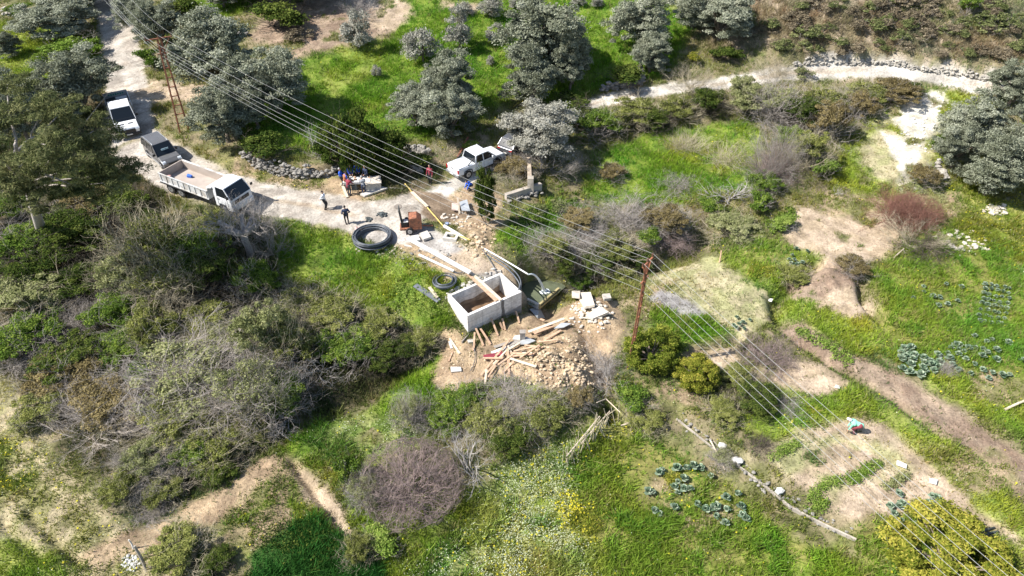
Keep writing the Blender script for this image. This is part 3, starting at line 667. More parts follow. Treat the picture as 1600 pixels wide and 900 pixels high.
# unit crowns: radius 1, centre at height cz
CR = {}
def mk_tree(key, seed, ncl, per, L, Wd, crad, cz, rz=1., low=-.35, shell=.5, droop=.2, lob=0):
    r = np.random.default_rng(seed)
    if lob:                                       # a few big limbs, each with its own clumps, so the outline is lobed
        big = ell_centres(r, lob, rz, 0, .35, -.8)*.72; cs = []
        for b in big:
            s = .34+.22*r.random(); cs.append(b+ell_centres(r, ncl//lob, 1, 0, .5, -.6)*s)
        cs.append(ell_centres(r, 26, rz, 0, .3, -.8)*.84); c = np.concatenate(cs)+np.array([0, 0, cz])
    else: c = ell_centres(r, ncl, rz, cz, shell, low)
    cr_ = crad*(.45+1.15*r.random(len(c)))
    V, T = leaf_cloud(r, c, cr_, per, L, Wd, .85, droop)
    me = np_mesh('crown', V, quads(V), {'tint': T})
    # trunk and limbs
    nb = 7; lean = r.normal(0, .08, 3); tk = np.array([[[0, 0, -.12], [0, 0, .1*cz], lean*.5+[0, 0, .3*cz], lean+[0, 0, .5*cz], lean+[0, 0, .62*cz], lean+[0, 0, .75*cz]]])
    tr = np.array([[.085, .065, .055, .05, .045, .035]])
    tgt = c[r.choice(len(c), 26)]; st = (lean+np.array([0, 0, .42*cz]))[None]+r.normal(0, .03, (26, 3)); s = np.linspace(0, 1, 6)[None, :, None]
    lm = st[:, None]*(1-s)+tgt[:, None]*s+np.array([0, 0, .08])*np.sin(s*3.14)+r.normal(0, .02, (26, 6, 3)); lr = np.linspace(.034, .007, 6)[None].repeat(26, 0)
    V1, Q1 = tubes(tk, tr, 7); V2, Q2 = tubes(lm, lr, 4)
    tme = np_mesh('trunk', np.concatenate([V1, V2]), np.concatenate([Q1, Q2+len(V1)]))
    CR[key] = (me, tme, cz)
def mk_bush(key, seed, ncl, per, L, Wd, crad, cz=.75, rz=.8, tw=0, twr=.008, spiky=0, low=-.5, lob=0):
    r = np.random.default_rng(seed)
    if lob:
        big = ell_centres(r, lob, rz, 0, .55, -.2)*.68; cs = []
        for b in big: cs.append(b+ell_centres(r, ncl//lob, 1, 0, .4, -.8)*(.30+.22*r.random()))
        c = np.concatenate(cs)+np.array([0, 0, cz])
    else: c = ell_centres(r, ncl, rz, cz, .5, low)
    c[:, 2] = np.maximum(c[:, 2], .05)
    V, T = leaf_cloud(r, c, crad*(.55+.9*r.random(len(c))), per, L, Wd, .9, .1, tv=.28)
    me = np_mesh('foliage', V, quads(V), {'tint': T})
    n = max(tw, 8); b = r.normal(0, .12, (n, 3)); b[:, 2] = 0; d = nrm(r.normal(size=(n, 3))*[1, 1, .6]+[0, 0, .9])
    lv = grow(r, b, d, (cz+rz*.9)*(.8+.4*r.random(n)), np.full(n, twr*2.2), [(3, .55, .7, .3), (4, .5, .8, .3)], wig=.16, upb=.1)
    CR[key] = (me, twig_mesh('stem', r, lv, ellip=(rz*1.05+spiky, cz)), cz)
def mk_twig(key, seed, n, L, r0, levels, cz, rz, wig=.18, upb=.2, n3=3, spread=.9, basew=.15, ell=True):
    r = np.random.default_rng(seed); b = r.normal(0, basew, (n, 3)); b[:, 2] = 0
    d = nrm(r.normal(size=(n, 3))*[spread, spread, .35]+[0, 0, .75])
    lv = grow(r, b, d, L*(.7+.5*r.random(n)), np.full(n, r0)*(.7+.6*r.random(n)), levels, wig=wig, upb=upb)
    CR[key] = (twig_mesh('branches', r, lv, n3, .15 if key.startswith('dense') else .6, (rz, cz) if ell else None), None, cz)
for s in range(4): mk_tree('olive%d' % s, 100+s, 150, 300, .058, .026, .150, .98, lob=15 if s != 1 else 20)
for s in range(2): mk_tree('small%d' % s, 120+s, 26, 200, .16, .06, .36, 1.1, rz=1.1, low=-.8)
for s in range(2): mk_tree('citrus%d' % s, 130+s, 110, 300, .068, .038, .165, .95, low=-.9, shell=.6, droop=.3)
for s in range(3): mk_bush('bush%d' % s, 140+s, 30, 180, .12, .07, .27, tw=14, lob=5)
for s in range(4): mk_bush('big%d' % s, 150+s, 110, 190, .060, .034, .155, tw=60, twr=.005, spiky=.12, lob=11)
for s in range(2): mk_bush('small_bush%d' % s, 160+s, 10, 80, .24, .13, .42, cz=.6, rz=.75)
mk_bush('conifer0', 170, 60, 190, .13, .06, .30, cz=.95, rz=1.0, low=-.9)
for s in range(2): mk_bush('sparse%d' % s, 175+s, 60, 110, .062, .03, .2, tw=110, twr=.006, spiky=.15, lob=9)
for s in range(2): mk_twig('dense%d' % s, 180+s, 110, 1.3, .012, [(5, .5, .7, .35), (5, .5, .9, .3), (2, .6, 1., .3)], .6, .78, wig=.2)
for s in range(3): mk_twig('bare%d' % s, 190+s, 34, 1.3, .009, [(4, .5, .5, .2), (6, .5, .5, .2), (5, .55, .6, .2)], .75, .9, wig=.13, upb=.3)
for s in range(2): mk_twig('white%d' % s, 200+s, 9, 1.15, .028, [(4, .6, .75, .25), (4, .55, .8, .25), (3, .5, .8, .3)], .7, .9, wig=.2, upb=.1, n3=4)
for s in range(3): mk_twig('brush%d' % s, 220+s, 80, 1.05, .012, [(4, .6, .8, .15), (5, .5, .9, .2), (4, .5, 1.0, .2)], .62, .8, wig=.28, upb=.05, spread=1.3, basew=.3, ell=False)
mk_twig('reed0', 210, 260, 1.5, .006, [(1, .5, .3, .4)], .9, 1.1, wig=.07, upb=.1, spread=.6, basew=.38, ell=False)
VARN = dict(olive=4, small=2, citrus=2, bush=3, big=4, small_bush=2, conifer=1, sparse=2, dense=2, bare=3, white=2, reed=1, brush=3)
cnt = {}
KND = { # kind: (mesh family, leaf material, twig material, object name, category)
 'olive':('olive','olive','bark','olive_tree','olive tree'), 'polive':('olive','pale_olive','bark','olive_tree','olive tree'),
 'young':('small','pale_olive','bark','young_olive_tree','olive tree'),
 'citrus':('citrus','citrus','bark','citrus_tree','citrus tree'), 'ycitrus':('citrus','yellow','bark','citrus_tree','citrus tree'),
 'dark':('bush','dark','dark','evergreen_shrub','shrub'), 'green':('bush','green','twig','green_shrub','shrub'), 'bright':('bush','bright','twig','green_shrub','shrub'),
 'bigdark':('big','dark','dark','evergreen_thicket','shrub'), 'biggreen':('big','green','twig','leafy_thicket','shrub'),
 'bramble':('big','bramble','tan','bramble_thicket','bramble'), 'brownb':('big','brown','twig','bramble_thicket','bramble'),
 'pale':('big','paleg','tan','pale_shrub','shrub'), 'yellow':('bush','yellow','twig','yellow_shrub','shrub'),
 'vine':('sparse','bramble','tan','vine_thicket','shrub'), 'budding':('sparse','paleg','twig','budding_shrub','shrub'),
 'conifer':('conifer','dark','dark','conifer_tree','tree'),
 'heath':('small_bush','heath','twig','heath_shrub','shrub'), 'hgreen':('small_bush','dull','twig','small_shrub','shrub'), 'tuft':('reed','straw','tan','dry_grass_tussock','grass tussock'),
 'purple':('dense','','purple','bare_shrub','bare shrub'), 'red':('brush','','red','bare_shrub','bare shrub'), 'redd':('dense','','red','bare_shrub','bare shrub'), 'grey':('brush','','twig','bare_shrub','bare shrub'), 'darkt':('brush','','dark','brushwood_heap','brushwood'),
 'mauve':('brush','','purple','bare_shrub','bare shrub'), 'bare':('bare','','twig','bare_tree','bare tree'), 'baret':('bare','','tan','bare_tree','bare tree'), 'white':('white','','pale','dead_tree','dead tree'), 'whitet':('bare','','mauve','bare_tree','bare tree'),
}
def plant(kind, cx, cy, w, h, label, group=None, name=None, cat=None, depth=None, at=None, flat=1.0):
    fam, lm, tm, nm, ct = KND[kind]; i = cnt.get(fam, 0); cnt[fam] = i+1
    me, tme, cz = CR[fam+str(i % VARN[fam])]
    x, y, z = P(cx, min(cy+h*.3, 899) if cy+h*.3 < 960 else cy)
    for _ in range(4):
        s = ppm(x, y, z+1); r = w/2/s; dp = math.atan2(HC-z-1, math.hypot(x, y))
        q = (h/2/s)**2-(r*flat*math.sin(dp))**2
        c = math.sqrt(max(q, 0))/math.cos(dp); c = min(max(c, .5*r), (4 if kind == 'conifer' else 1.45)*r)
        zc = z+c*cz
        x, y = at_z(cx, cy, zc); z = gz(x, y)
    root = thing(name or nm, label, cat or ct, (x, y, float(gzz(np.array(x), np.array(y)))-.03), random.uniform(0, 6.28), group)
    root.scale = (r, r, c)
    if tme is not None:
        link('crown' if 'tree' in (name or nm) else 'foliage', me, LM[lm], root)
        link('trunk' if 'tree' in (name or nm) else 'stem', tme, TM[tm], root)
    else: link('branches', me, TM[tm], root)
    return root
GO = 'olive trees on the slopes'
VG = [ # ---- top left, left of the road
 ('olive',88,28,110,62,'grey olive tree above the dry stone wall left of the road',GO),('olive',112,132,118,92,'spreading olive tree beside the flatbed van, left of the road',GO),
 ('bright',110,76,80,46,'bright green shrub between two olive trees left of the road'),('green',62,98,34,30,'small dull shrub left of the bright green shrub'),
 ('olive',22,175,90,110,'olive tree at the left edge behind the tall pine',GO),('olive',12,70,40,36,'small olive crown in the far upper left corner',GO),
 ('green',30,15,40,22,'low shrub in front of the stone wall at upper left'),
 ('olive',205,22,62,52,'olive tree at the top right beside the road bend',GO),('olive',243,38,70,64,'olive tree behind the top of the left pylon',GO),
 ('green',232,90,46,36,'dark green shrub at the foot of the bank behind the left pylon'),('dark',283,12,60,30,'dark shrub under the olives at the top edge'),
 ('olive',345,-8,60,40,'olive tree at the top edge left of the bare slope',GO),('dark',320,45,70,30,'dark shrubs below the wall at the top edge'),
 ('olive',330,85,135,112,'large olive tree right of the left pylon',GO),('olive',425,128,112,100,'large olive tree overhanging the green terrace',GO),
 ('olive',345,180,105,88,'olive tree standing low beside the pylon foot',GO),('olive',395,165,60,70,'olive crown in the middle of the close group right of the pylon',GO),
 ('dark',405,228,80,34,'dark shrub in the shade on the roadside stone wall'),
 ('dark',440,28,90,40,'dark scrub on the bare brown slope'),('heath',470,55,40,20,'brown scrub on the bare slope'),
 ('young',556,48,46,52,'pale grey young olive at the edge of the bare slope',GO),('bare',560,12,60,34,'thin grey bare tree above the pale young olive'),
 ('young',659,70,48,50,'round young olive in the green terrace beside the taller one',GO),('young',716,46,40,64,'tall young olive in the green terrace',GO),
 ('young',765,12,36,30,'young olive at the top edge of the terrace',GO),('young',773,53,26,26,'small pale round olive bush in the terrace'),
 ('young',587,112,15,17,'tiny olive sapling alone in the green terrace'),('young',766,94,13,14,'tiny grey sapling beside the great olive'),
 ('young',722,14,26,18,'half hidden young olive at the top of the terrace'),('young',810,6,24,18,'small olive at the top edge left of the great olive'),
 ('olive',700,128,88,84,'upper crown of the lobed olive above the white pickup',GO),('olive',648,165,70,66,'left lobe olive beside the green terrace above the junction',GO),('olive',705,178,92,78,'lower olive of the lobed group above the white pickup',GO),
 ('olive',848,62,138,118,'great rounded olive tree, the biggest of the grove',GO),('olive',828,118,92,86,'lower crown leaning from the great olive',GO),('olive',893,95,60,86,'right flank olive beside the great one',GO),
 ('polive',848,205,122,92,'grey half bare olive tree beside the parked dark car',GO),('bare',850,250,100,70,'bare thorny tree under the grey olive by the ruin'),
 ('olive',1003,42,92,88,'round olive tree left of the pair above the upper track',GO),('olive',1018,85,64,56,'low olive crown hanging over the track wall',GO),
 ('olive',1085,22,80,62,'olive tree at the top edge above the upper track',GO),('olive',1128,42,100,74,'wide olive tree above the upper track beside the heath',GO),
 ('young',905,2,20,16,'small grey bush on the green terrace at the top edge'),('young',933,6,18,14,'tiny grey bush at the top edge'),
 ('yellow',1084,92,24,22,'small yellow shrub under the olives by the track'),('dark',1135,85,50,24,'dark shrub in the shade of the wide olive'),
 ('baret',1080,122,66,56,'bare pinkish tree standing at the side of the upper track'),
 ('dark',980,120,70,30,'dark shrub under the round olive'),('dark',890,165,70,30,'dark bush in the shade at the start of the upper track'),
 # ---- picnic corner
 ('conifer',558,228,66,100,'dark green dense tree over the picnic table',None,'evergreen_tree','tree'),('conifer',523,222,56,66,'dark tree with thin crown left of the picnic tree',None,'evergreen_tree','tree'),('conifer',606,238,56,66,'dark shaded tree right of the picnic table',None,'evergreen_tree','tree'),
 ('bright',507,238,44,34,'light green shrub left of the picnic tree'),('white',490,222,46,66,'white leafless dead tree above the roadside wall'),
 ('dark',640,255,60,40,'dark shrub in the shade between picnic and pickup'),('baret',690,238,50,34,'dry brown brush behind the white pickup'),('bright',735,228,26,18,'small bright shrub behind the white pickup'),
 ('conifer',759,308,30,88,'narrow green conifer beside the ruin',None,'conifer_tree','tree'),
 ('brownb',800,262,66,38,'reddish dry bramble heap over the ruin'),('baret',806,282,60,44,'pale bare vines hanging inside the ruin'),
 # ---- hedge below the upper track
 ('bigdark',905,182,70,50,'dark hedge bush at the left end of the hedge below the track'),('biggreen',935,195,76,56,'green hedge bush below the track, next to the left end'),('bramble',985,178,84,56,'olive brown bramble in the hedge below the track'),
 ('bigdark',1020,185,60,46,'dark hedge bush in the middle of the hedge below the track'),('bramble',1062,172,66,46,'bramble hedge bush under the pinkish bare tree'),('bigdark',1105,160,66,50,'dark hedge bush beside the bright yellow green shrub'),
 ('pale',1160,150,70,66,'bright yellow green shrub at the end of the hedge'),('budding',1210,160,90,70,'pale budding willow like shrub below the track'),('tuft',1210,105,60,36,'pale yellow reeds standing on the verge of the upper track'),
 ('tuft',1080,218,52,30,'blond tussock of dry grass in the green patch'),('tuft',1135,238,60,34,'second blond tussock, nearer the thicket'),('tuft',1062,222,34,24,'small blond tussock left of the larger ones'),
 ('bigdark',1250,175,76,66,'dark green bush in the hillside thicket'),('bramble',1285,156,80,52,'bramble mass at the top of the hillside thicket'),('brownb',1300,190,70,70,'brown bramble on the right of the hillside thicket'),
 ('bramble',1265,235,70,70,'bramble under the dark bush, right of the purple bare shrub'),('biggreen',1240,215,60,50,'green bush above the purple bare shrub'),('bright',1290,262,44,40,'yellow green shrub at the foot of the thicket'),
 ('bare',1310,150,36,50,'whitish bare sapling sticking out of the thicket'),
 ('bare',1212,240,90,100,'taller bare stems inside the purple grey shrub'),('mauve',1212,252,70,76,'purple grey bare shrub at the left of the hillside thicket'),
 ('bramble',1350,146,80,36,'bramble along the track, left part'),('brownb',1400,142,76,34,'bramble along the track, right part'),('bigdark',1425,140,40,24,'dark bush at the right end of the trackside bramble'),('brownb',1350,165,60,50,'brown bramble spilling down from the track'),
 ('hgreen',1260,115,30,20,'small bush between track and thicket'),
 # ---- right edge
 ('olive',1525,192,92,84,'big olive tree right of the white stony patch',GO),('olive',1560,262,102,92,'lower big olive tree at the right edge',GO),('olive',1590,135,70,70,'olive tree at the right edge beside the track',GO),
 ('olive',1500,232,66,66,'left flank olive by the white stony patch',GO),('olive',1600,215,60,90,'olive at the very right edge',GO),
 ('green',1465,225,30,34,'small green shrub beside the white stones'),('brownb',1450,275,50,44,'brown scrub on the bank below the white stones'),
 # ---- middle right
 ('redd',1432,330,72,58,'second clump of reddish twigs behind the fallen branches'),('red',1420,322,86,80,'reddish brown bare bush on the pale bank'),('baret',1425,365,90,56,'fallen bare branches below the reddish bush'),('darkt',1450,378,70,36,'dark twigs under the reddish bush'),
 ('white',1308,295,20,70,'single thin dead sapling on the bare patch'),
 ('white',1140,300,70,56,'white leafless shrub in the green patch'),('green',1110,318,50,34,'green shrub below the white leafless shrub'),
 ('pale',1143,355,86,50,'pale green rounded shrub by the ravine'),('green',1190,315,46,40,'green shrub above the pale rounded one'),('bright',1225,350,40,30,'leafy green plants on the edge of the bare patch'),
 ('biggreen',1195,285,60,40,'green bush under the purple bare shrub'),
 ('bramble',1240,425,60,36,'scrub on the bank below the bare patch'),('brownb',1330,415,56,30,'dry scrub on the lower rim of the bare patch'),
 ('grey',1055,285,50,26,'low grey dead brush in the green patch'),('brownb',955,270,50,24,'low brown scrub at the left of the green patch'),
 # ---- ravine
 ('brownb',905,345,70,48,'brown bramble on the left slope of the ravine'),('grey',900,365,90,52,'grey bare brush on the left slope of the ravine'),('grey',985,330,100,56,'grey brown bare brush filling the top of the ravine'),
 ('brownb',1035,340,80,50,'brown bramble at the right head of the ravine'),('mauve',1050,365,70,50,'bare dark brush in the right of the ravine'),('green',1014,372,46,40,'bright green bush in the middle of the ravine'),
 ('bramble',960,385,80,56,'olive brown bramble in the ravine'),('bigdark',930,400,70,50,'dark bush deep in the ravine near the pylon'),('bigdark',880,412,50,50,'dark bush above the water pool'),('bramble',858,385,60,46,'scrub on the spoil heap above the pool'),
 ('grey',835,375,60,40,'grey dry brush between pipe and ravine'),('biggreen',905,435,50,36,'green bush at the right of the pool'),('bramble',965,430,60,30,'low bramble behind the central pylon'),('bigdark',1000,405,60,36,'dark bush on the ravine floor behind the pylon'),
 ('hgreen',840,330,30,22,'leafy weeds in front of the ruin'),('hgreen',875,320,36,24,'leafy green plants right of the ruin'),
 # ---- citrus and garden
 ('citrus',1020,545,84,74,'green citrus tree at the foot of the central pylon'),('ycitrus',1090,583,70,60,'yellow green citrus tree right of the green one'),('ycitrus',1485,868,172,98,'large yellow citrus tree at the bottom right edge'),
 ('grey',945,566,76,66,'ash grey dead bush beside the spoil heap'),('white',955,580,60,76,'dead white branches below the ash grey bush'),
 ('mauve',1200,552,86,66,'dark bare brush under the wires, right of the citrus'),('bramble',1150,590,60,36,'low scrub right of the yellow green citrus'),('bigdark',1180,620,80,40,'dark low bush in the hollow of the garden'),
 ('grey',1235,631,44,30,'round grey heap of cut brushwood',None,'brushwood_heap','brushwood'),('darkt',1190,692,44,22,'dark pile of sticks at the terrace edge',None,'brushwood_heap','brushwood'),
 ('bramble',1130,640,60,34,'scrub at the top of the channel wall'),('green',985,620,60,50,'green shrub beside the gully'),('bramble',1010,655,60,40,'low olive bramble below the gully'),
 ('budding',1130,715,40,36,'wispy dry shrub on the channel bank'),('grey',1482,575,26,34,'bundle of dry stalks in the cabbage field'),
 # ---- embankment below the heap
 ('grey',820,612,110,50,'grey cut brushwood along the edge of the spoil heap',None,'brushwood_heap','brushwood'),('bramble',770,650,100,60,'dark bramble on the embankment below the heap'),('bramble',850,640,90,56,'bramble on the embankment, next to the gully'),
 ('biggreen',720,630,90,50,'green leafy shrub on the embankment'),('biggreen',690,655,70,40,'green weeds shrub above the round purple shrub'),('brownb',905,620,50,46,'brown scrub by the gully'),('grey',800,640,80,40,'grey twigs over the embankment bramble'),
 ('bigdark',795,675,90,40,'dark underside bush of the embankment'),('budding',640,640,50,54,'slender shrub with pale yellow flowers'),
 # ---- round purple shrub and its neighbours
 ('purple',640,752,150,138,'large round purple brown bare shrub, the most rounded of all'),('white',735,712,84,96,'dead white branched tree leaning right of the round purple shrub'),
 ('white',784,655,20,70,'single crooked white branch above the meadow'),
 ('budding',570,770,50,90,'pale thin weeds shrub left of the round purple shrub'),('bright',590,845,60,44,'yellow green weeds below the round purple shrub'),
 ('green',545,735,40,50,'green shrub at the left foot of the round purple shrub'),('bramble',560,860,50,50,'brambly weeds at the edge of the dark crop'),
 # ---- left thickets
 ('pale',40,462,110,64,'leafy yellow green bush at the left edge below the path'),('biggreen',40,520,110,66,'green bush at the left edge, lower one'),('grey',105,490,70,54,'purple grey bare shrub between dark bushes at left'),
 ('grey',30,545,80,50,'bare twiggy shrub at the left edge'),('white',20,385,70,40,'whitish dead twigs at the left edge by the path'),
 ('vine',235,385,110,116,'tall bush wrapped in dry vines, highest of the left thicket'),('pale',205,430,84,90,'pale leafy bush in front of the vine wrapped one'),('vine',262,440,100,90,'vine covered bush right of the pale leafy one'),
 ('biggreen',300,400,90,76,'green bush right behind the vine wrapped one'),('bigdark',330,425,96,80,'dark green bush below the dump truck'),('bramble',325,355,80,56,'yellow green bramble by the tipper truck rear wheels'),
 ('bigdark',135,440,90,50,'dark rounded bush below the dirt path'),('biggreen',185,490,90,70,'green bush in the middle of the left thicket'),('bigdark',110,560,110,60,'dark bush in the shaded hollow at left'),('biggreen',200,545,96,60,'dark bush in the shaded hollow under the middle bush'),
 ('bramble',245,510,80,80,'olive brown bush with hanging vines'),('bramble',170,585,70,50,'small olive bush above the brown brambles'),('bright',215,590,50,46,'light green bush beside the brown brambles'),
 ('grey',345,495,70,44,'grey leafless shrub below the dark green bush'),('bramble',320,500,80,60,'yellow green leafy bush between the grey leafless shrubs'),('whitet',310,520,90,60,'whitish leafless twigs in the centre of the thicket'),('pale',345,530,90,60,'pale budding bush in the centre of the thicket'),('vine',300,560,90,60,'dry vine bush above the big bare tree'),
 ('biggreen',395,440,70,70,'dark bush under the pollarded tree'),('vine',470,480,90,66,'dry vine covered bush at the edge of the green slope'),('bramble',520,490,84,60,'olive bramble below the green slope'),
 ('pale',415,525,90,110,'pale green budding willow bush'),('bramble',455,540,80,80,'bramble right of the pale green willow bush'),('white',490,560,76,86,'white dead branches standing in the bramble'),
 ('biggreen',545,535,90,70,'dark green bush left of the concrete tank'),('bramble',590,510,70,50,'bramble on the lower rim of the green slope'),('bigdark',590,550,70,56,'dark shaded bush near the concrete tank'),('bramble',655,535,60,40,'bramble left of the tank pit'),('bigdark',625,540,60,40,'low dark bush before the tank pit'),
 ('budding',300,575,170,120,'pale yellowish leafing tree inside the great bare tree'),('whitet',310,605,170,130,'great pale bare tree of fine twigs, the widest in the left thicket'),('budding',395,610,110,110,'pale bare tree right of the widest one'),('bramble',270,650,110,70,'dull leafy bush among the bare trees of the thicket'),('bare',240,668,120,80,'grey bare tree below the widest one'),('whitet',150,655,130,96,'pale fan shaped bare tree at the left end of the thicket'),
 ('bramble',335,690,100,66,'leafy bush above the dirt bank among grey twigs'),('biggreen',290,705,80,50,'green bush low in the bare thicket above the dirt bank'),('grey',340,706,70,40,'dense grey twiggy shrub above the dirt bank'),('pale',230,715,70,60,'pale leafy bush at the bottom of the thicket'),('grey',220,735,80,50,'dense grey brush at the bottom of the thicket'),('biggreen',440,610,80,70,'dark bush right of the pale bare trees'),('white',440,645,80,60,'white forked branches over the dark bush'),
 ('vine',370,640,100,80,'brown grey leafless tree at the thicket edge'),('bramble',390,680,70,50,'bramble at the edge of the dirt bank'),('bigdark',335,735,70,40,'dark low bush at the top of the dirt bank'),
 ('brownb',95,590,110,50,'rusty brown bramble left of the olive bush'),('brownb',165,625,110,56,'rusty brown bramble among bare twigs'),('bramble',60,640,80,60,'dull bramble at the left edge of the clod field'),('brownb',225,625,70,50,'rusty brown bramble right of the others'),
 ('bramble',255,760,70,50,'dull scrub at the lower tip of the thicket'),('bramble',190,760,60,50,'faded scrub beside the clod field'),('grey',230,800,60,36,'grey brush by the small posts'),
 ('bramble',275,860,90,60,'green brown scrub at the bottom edge by the wooden post'),('bigdark',330,880,60,40,'dark shrub at the bottom edge left of the dark crop'),
 ('bare',395,345,76,70,'twiggy leafless crown in front of the tipper truck cab'),
 ('bare',420,375,50,60,'grey drooping bare branches right of the pollarded tree'),
 # ---- below the pine
 ('biggreen',35,375,100,60,'green undergrowth bush left of the pine trunk'),('bigdark',110,360,110,66,'dark undergrowth bush right of the pine trunk'),('brownb',135,325,90,56,'brown shaded scrub behind the pine trunk'),('bigdark',180,320,90,60,'dark shaded scrub beside the van road'),('bigdark',60,410,100,40,'low dark bush at the pine foot'),
 ('biggreen',15,330,60,50,'green bush at the left edge behind the pine'),('bigdark',215,345,60,40,'low dark bush left of the truck'),('bramble',160,265,50,30,'roadside scrub at the bend left of the van'),('bigdark',120,290,90,50,'dark bush under the pine crown'),
 # trees just beyond the top of the picture, whose shadows fall into it
 ('olive',360,-62,150,100,'olive tree beyond the top edge above the bare slope',GO),('olive',470,-42,120,90,'third olive tree beyond the top edge above the bare slope',GO),('olive',415,-45,130,90,'next olive tree beyond the top edge above the bare slope',GO),
 ('olive',120,-22,110,70,'olive tree beyond the top edge left of the road',GO),
]
for v in VG:
    if v[2] > 300 and v[1] < 660 and v[0] not in ('white','purple'): v = (v[0], v[1], v[2], v[3]*1.12, v[4]*1.12, *v[5:])
    if v[0] in ('olive', 'polive'): v = (v[0], v[1], v[2], v[3]*1.12, v[4]*1.1, *v[5:])
    plant(*v[:6], *(v[6:7] or (None,)), *(v[7:8] or (None,)), *(v[8:9] or (None,)))
# ---- small shrubs strewn over the heath
r_ = np.random.default_rng(5); HS = 0
while HS < 120:
    px, py = r_.uniform(1150, 1600), r_.uniform(-6, 100)
    if py > 92-abs(px-1380)*.01 or (px < 1200 and py > 60) or (1540 < px and py > 85): continue
    g_ = vnoise(px, py, 60, 3) > .5; s_ = r_.uniform(10, 26)
    k_ = 'hgreen' if r_.random() < (.5 if g_ else .15) else 'heath'
    plant(k_, px, py, s_*1.3, s_*.9, 'small green bush scattered on the heath slope above the upper track' if k_ == 'hgreen' else 'low brown heath shrub on the slope above the upper track', 'green bushes on the heath slope' if k_ == 'hgreen' else 'brown shrubs on the heath slope'); HS += 1
plant('dark', 1285, 8, 66, 30, 'dark shrub at the top of the heath slope'); plant('green', 1490, 70, 34, 40, 'taller green bush in the middle of the heath slope'); plant('young', 1428, 72, 36, 26, 'grey green shrub on the heath slope')
# ---- the tall pine in the left foreground
def pine():
    b = G(68, 372); tp = at_z(20, 215, b.z+13.0)
    root = thing('pine_tree', 'tall dark pine with wide shady crown and bare leaning trunk at the left', 'pine tree', b)
    top = Vector((tp[0]-b.x, tp[1]-b.y, 13.0)); r = np.random.default_rng(3)
    MB().tube([(0, 0, -.3), top*.25, top*.5, top*.75, top*.95], [.42, .33, .28, .2, .08], 9).build('trunk', TM['twig'], root, smooth=True)
    cs = []; lm = []
    for px, py, z_ in ((15,180,13),(60,170,13),(110,215,11),(150,250,9.5),(165,285,8.5),(40,240,12),(90,265,10.5),(20,290,9.5),(130,300,8),(-20,230,12),(60,310,8.5),(-25,300,9.5),(100,175,12),(145,205,10.5),(185,270,8),(10,130,13.5),(70,225,13)):
        q = at_z(px, py, b.z+z_); c = np.array([q[0]-b.x, q[1]-b.y, z_]); lm.append(c); cs.append(c+ell_centres(r, 15, .45, 0, .3, -1)*r.uniform(1.6, 2.4))
    c = np.concatenate(cs); V, T = leaf_cloud(r, c, .50*(.6+.8*r.random(len(c))), 190, .30, .05, .6, 0, .5)
    me = np_mesh('crown', V, quads(V), {'tint': T}); link('crown', me, LM['pine'], root)
    lm = np.array(lm); s = np.linspace(0, 1, 6)[None, :, None]; st = np.array([list(top*t) for t in r.uniform(.55, .9, len(lm))])[:, None]
    V, Q_ = tubes(st*(1-s)+lm[:, None]*s+r.normal(0, .08, (len(lm), 6, 3)), np.linspace(.1, .03, 6)[None].repeat(len(lm), 0), 5)
    link('limbs', np_mesh('limbs', V, Q_), TM['twig'], root)
pine()
# ---- pollarded tree by the truck
def pollard():
    b = G(392, 402); root = thing('pollarded_tree', 'gnarled leafless pollarded tree with thick knobbly trunk beside the truck cab', 'tree', b)
    r = random.Random(4); m = MB(); m.tube([(0,0,-.3),(.05,0,.8),(-.1,.1,1.6),(0,.05,2.3)], [.34,.27,.27,.33], 8)
    for a in range(7):
        an = a*.9+r.random()*.4; L = r.uniform(.9, 1.7); p1 = Vector((math.cos(an)*L*.5, math.sin(an)*L*.5, 2.2+L*.25)); p2 = Vector((math.cos(an)*L, math.sin(an)*L, 2.4+L*.5))
        m.tube([(0, 0, 2.1), p1, p2], [.2, .15, .17], 7); m.ell(p2, (.2, .2, .17), 7, 5)
    m.build('trunk', TM['twig'], root, smooth=True)
    rr = np.random.default_rng(9); n = 60; bs = []
    for a in range(n): an = rr.random()*6.28; L = rr.uniform(.8, 1.7); bs.append((math.cos(an)*L, math.sin(an)*L, 2.6+L*.4))
    lv = grow(rr, np.array(bs), nrm(rr.normal(size=(n, 3))+[0, 0, .6]), np.full(n, 1.3), np.full(n, .028), [(3, .6, .6, .2), (3, .6, .7, .2)], wig=.2)
    link('branches', twig_mesh('branches', rr, lv), TM['twig'], root)
pollard()
# ------------------------------------------------------------------ materials for made things
WHT = mat('white_paint', (.76,.77,.78), .35, .06, 3, coat=.4); GREYP = mat('grey_paint', (.16,.155,.15), .35, .08, 3, metal=.3, coat=.5); SILV = mat('silver_paint', (.13,.135,.145), .35, .08, 3, metal=.4)
GLS = mat('dark_glass', (.012,.016,.02), .06, 0, 3); BLK = mat('black_plastic', (.018,.018,.02), .55, .2, 6); TYR = mat('tyre_rubber', (.02,.02,.02), .85, .2, 9)
RIM = mat('wheel_rim', (.42,.42,.43), .4, .1, 5, metal=.6); LMP = mat('headlight_glass', (.62,.66,.70), .12, .05, 5); RED = mat('red_lamp', (.4,.015,.015), .25, .1, 5); CHR = mat('bare_metal', (.45,.46,.47), .35, .15, 5, metal=.7)
RUST = mat('rusty_steel', (.30,.115,.06), .8, .35, 7, .3, c2=(.16,.07,.045), sc2=3); CONC = mat('concrete', (.72,.705,.67), .9, .16, 5, .2, c2=(.50,.475,.43), sc2=.9); CONL = mat('pale_concrete', (.50,.47,.42), .92, .15, 6, .3)
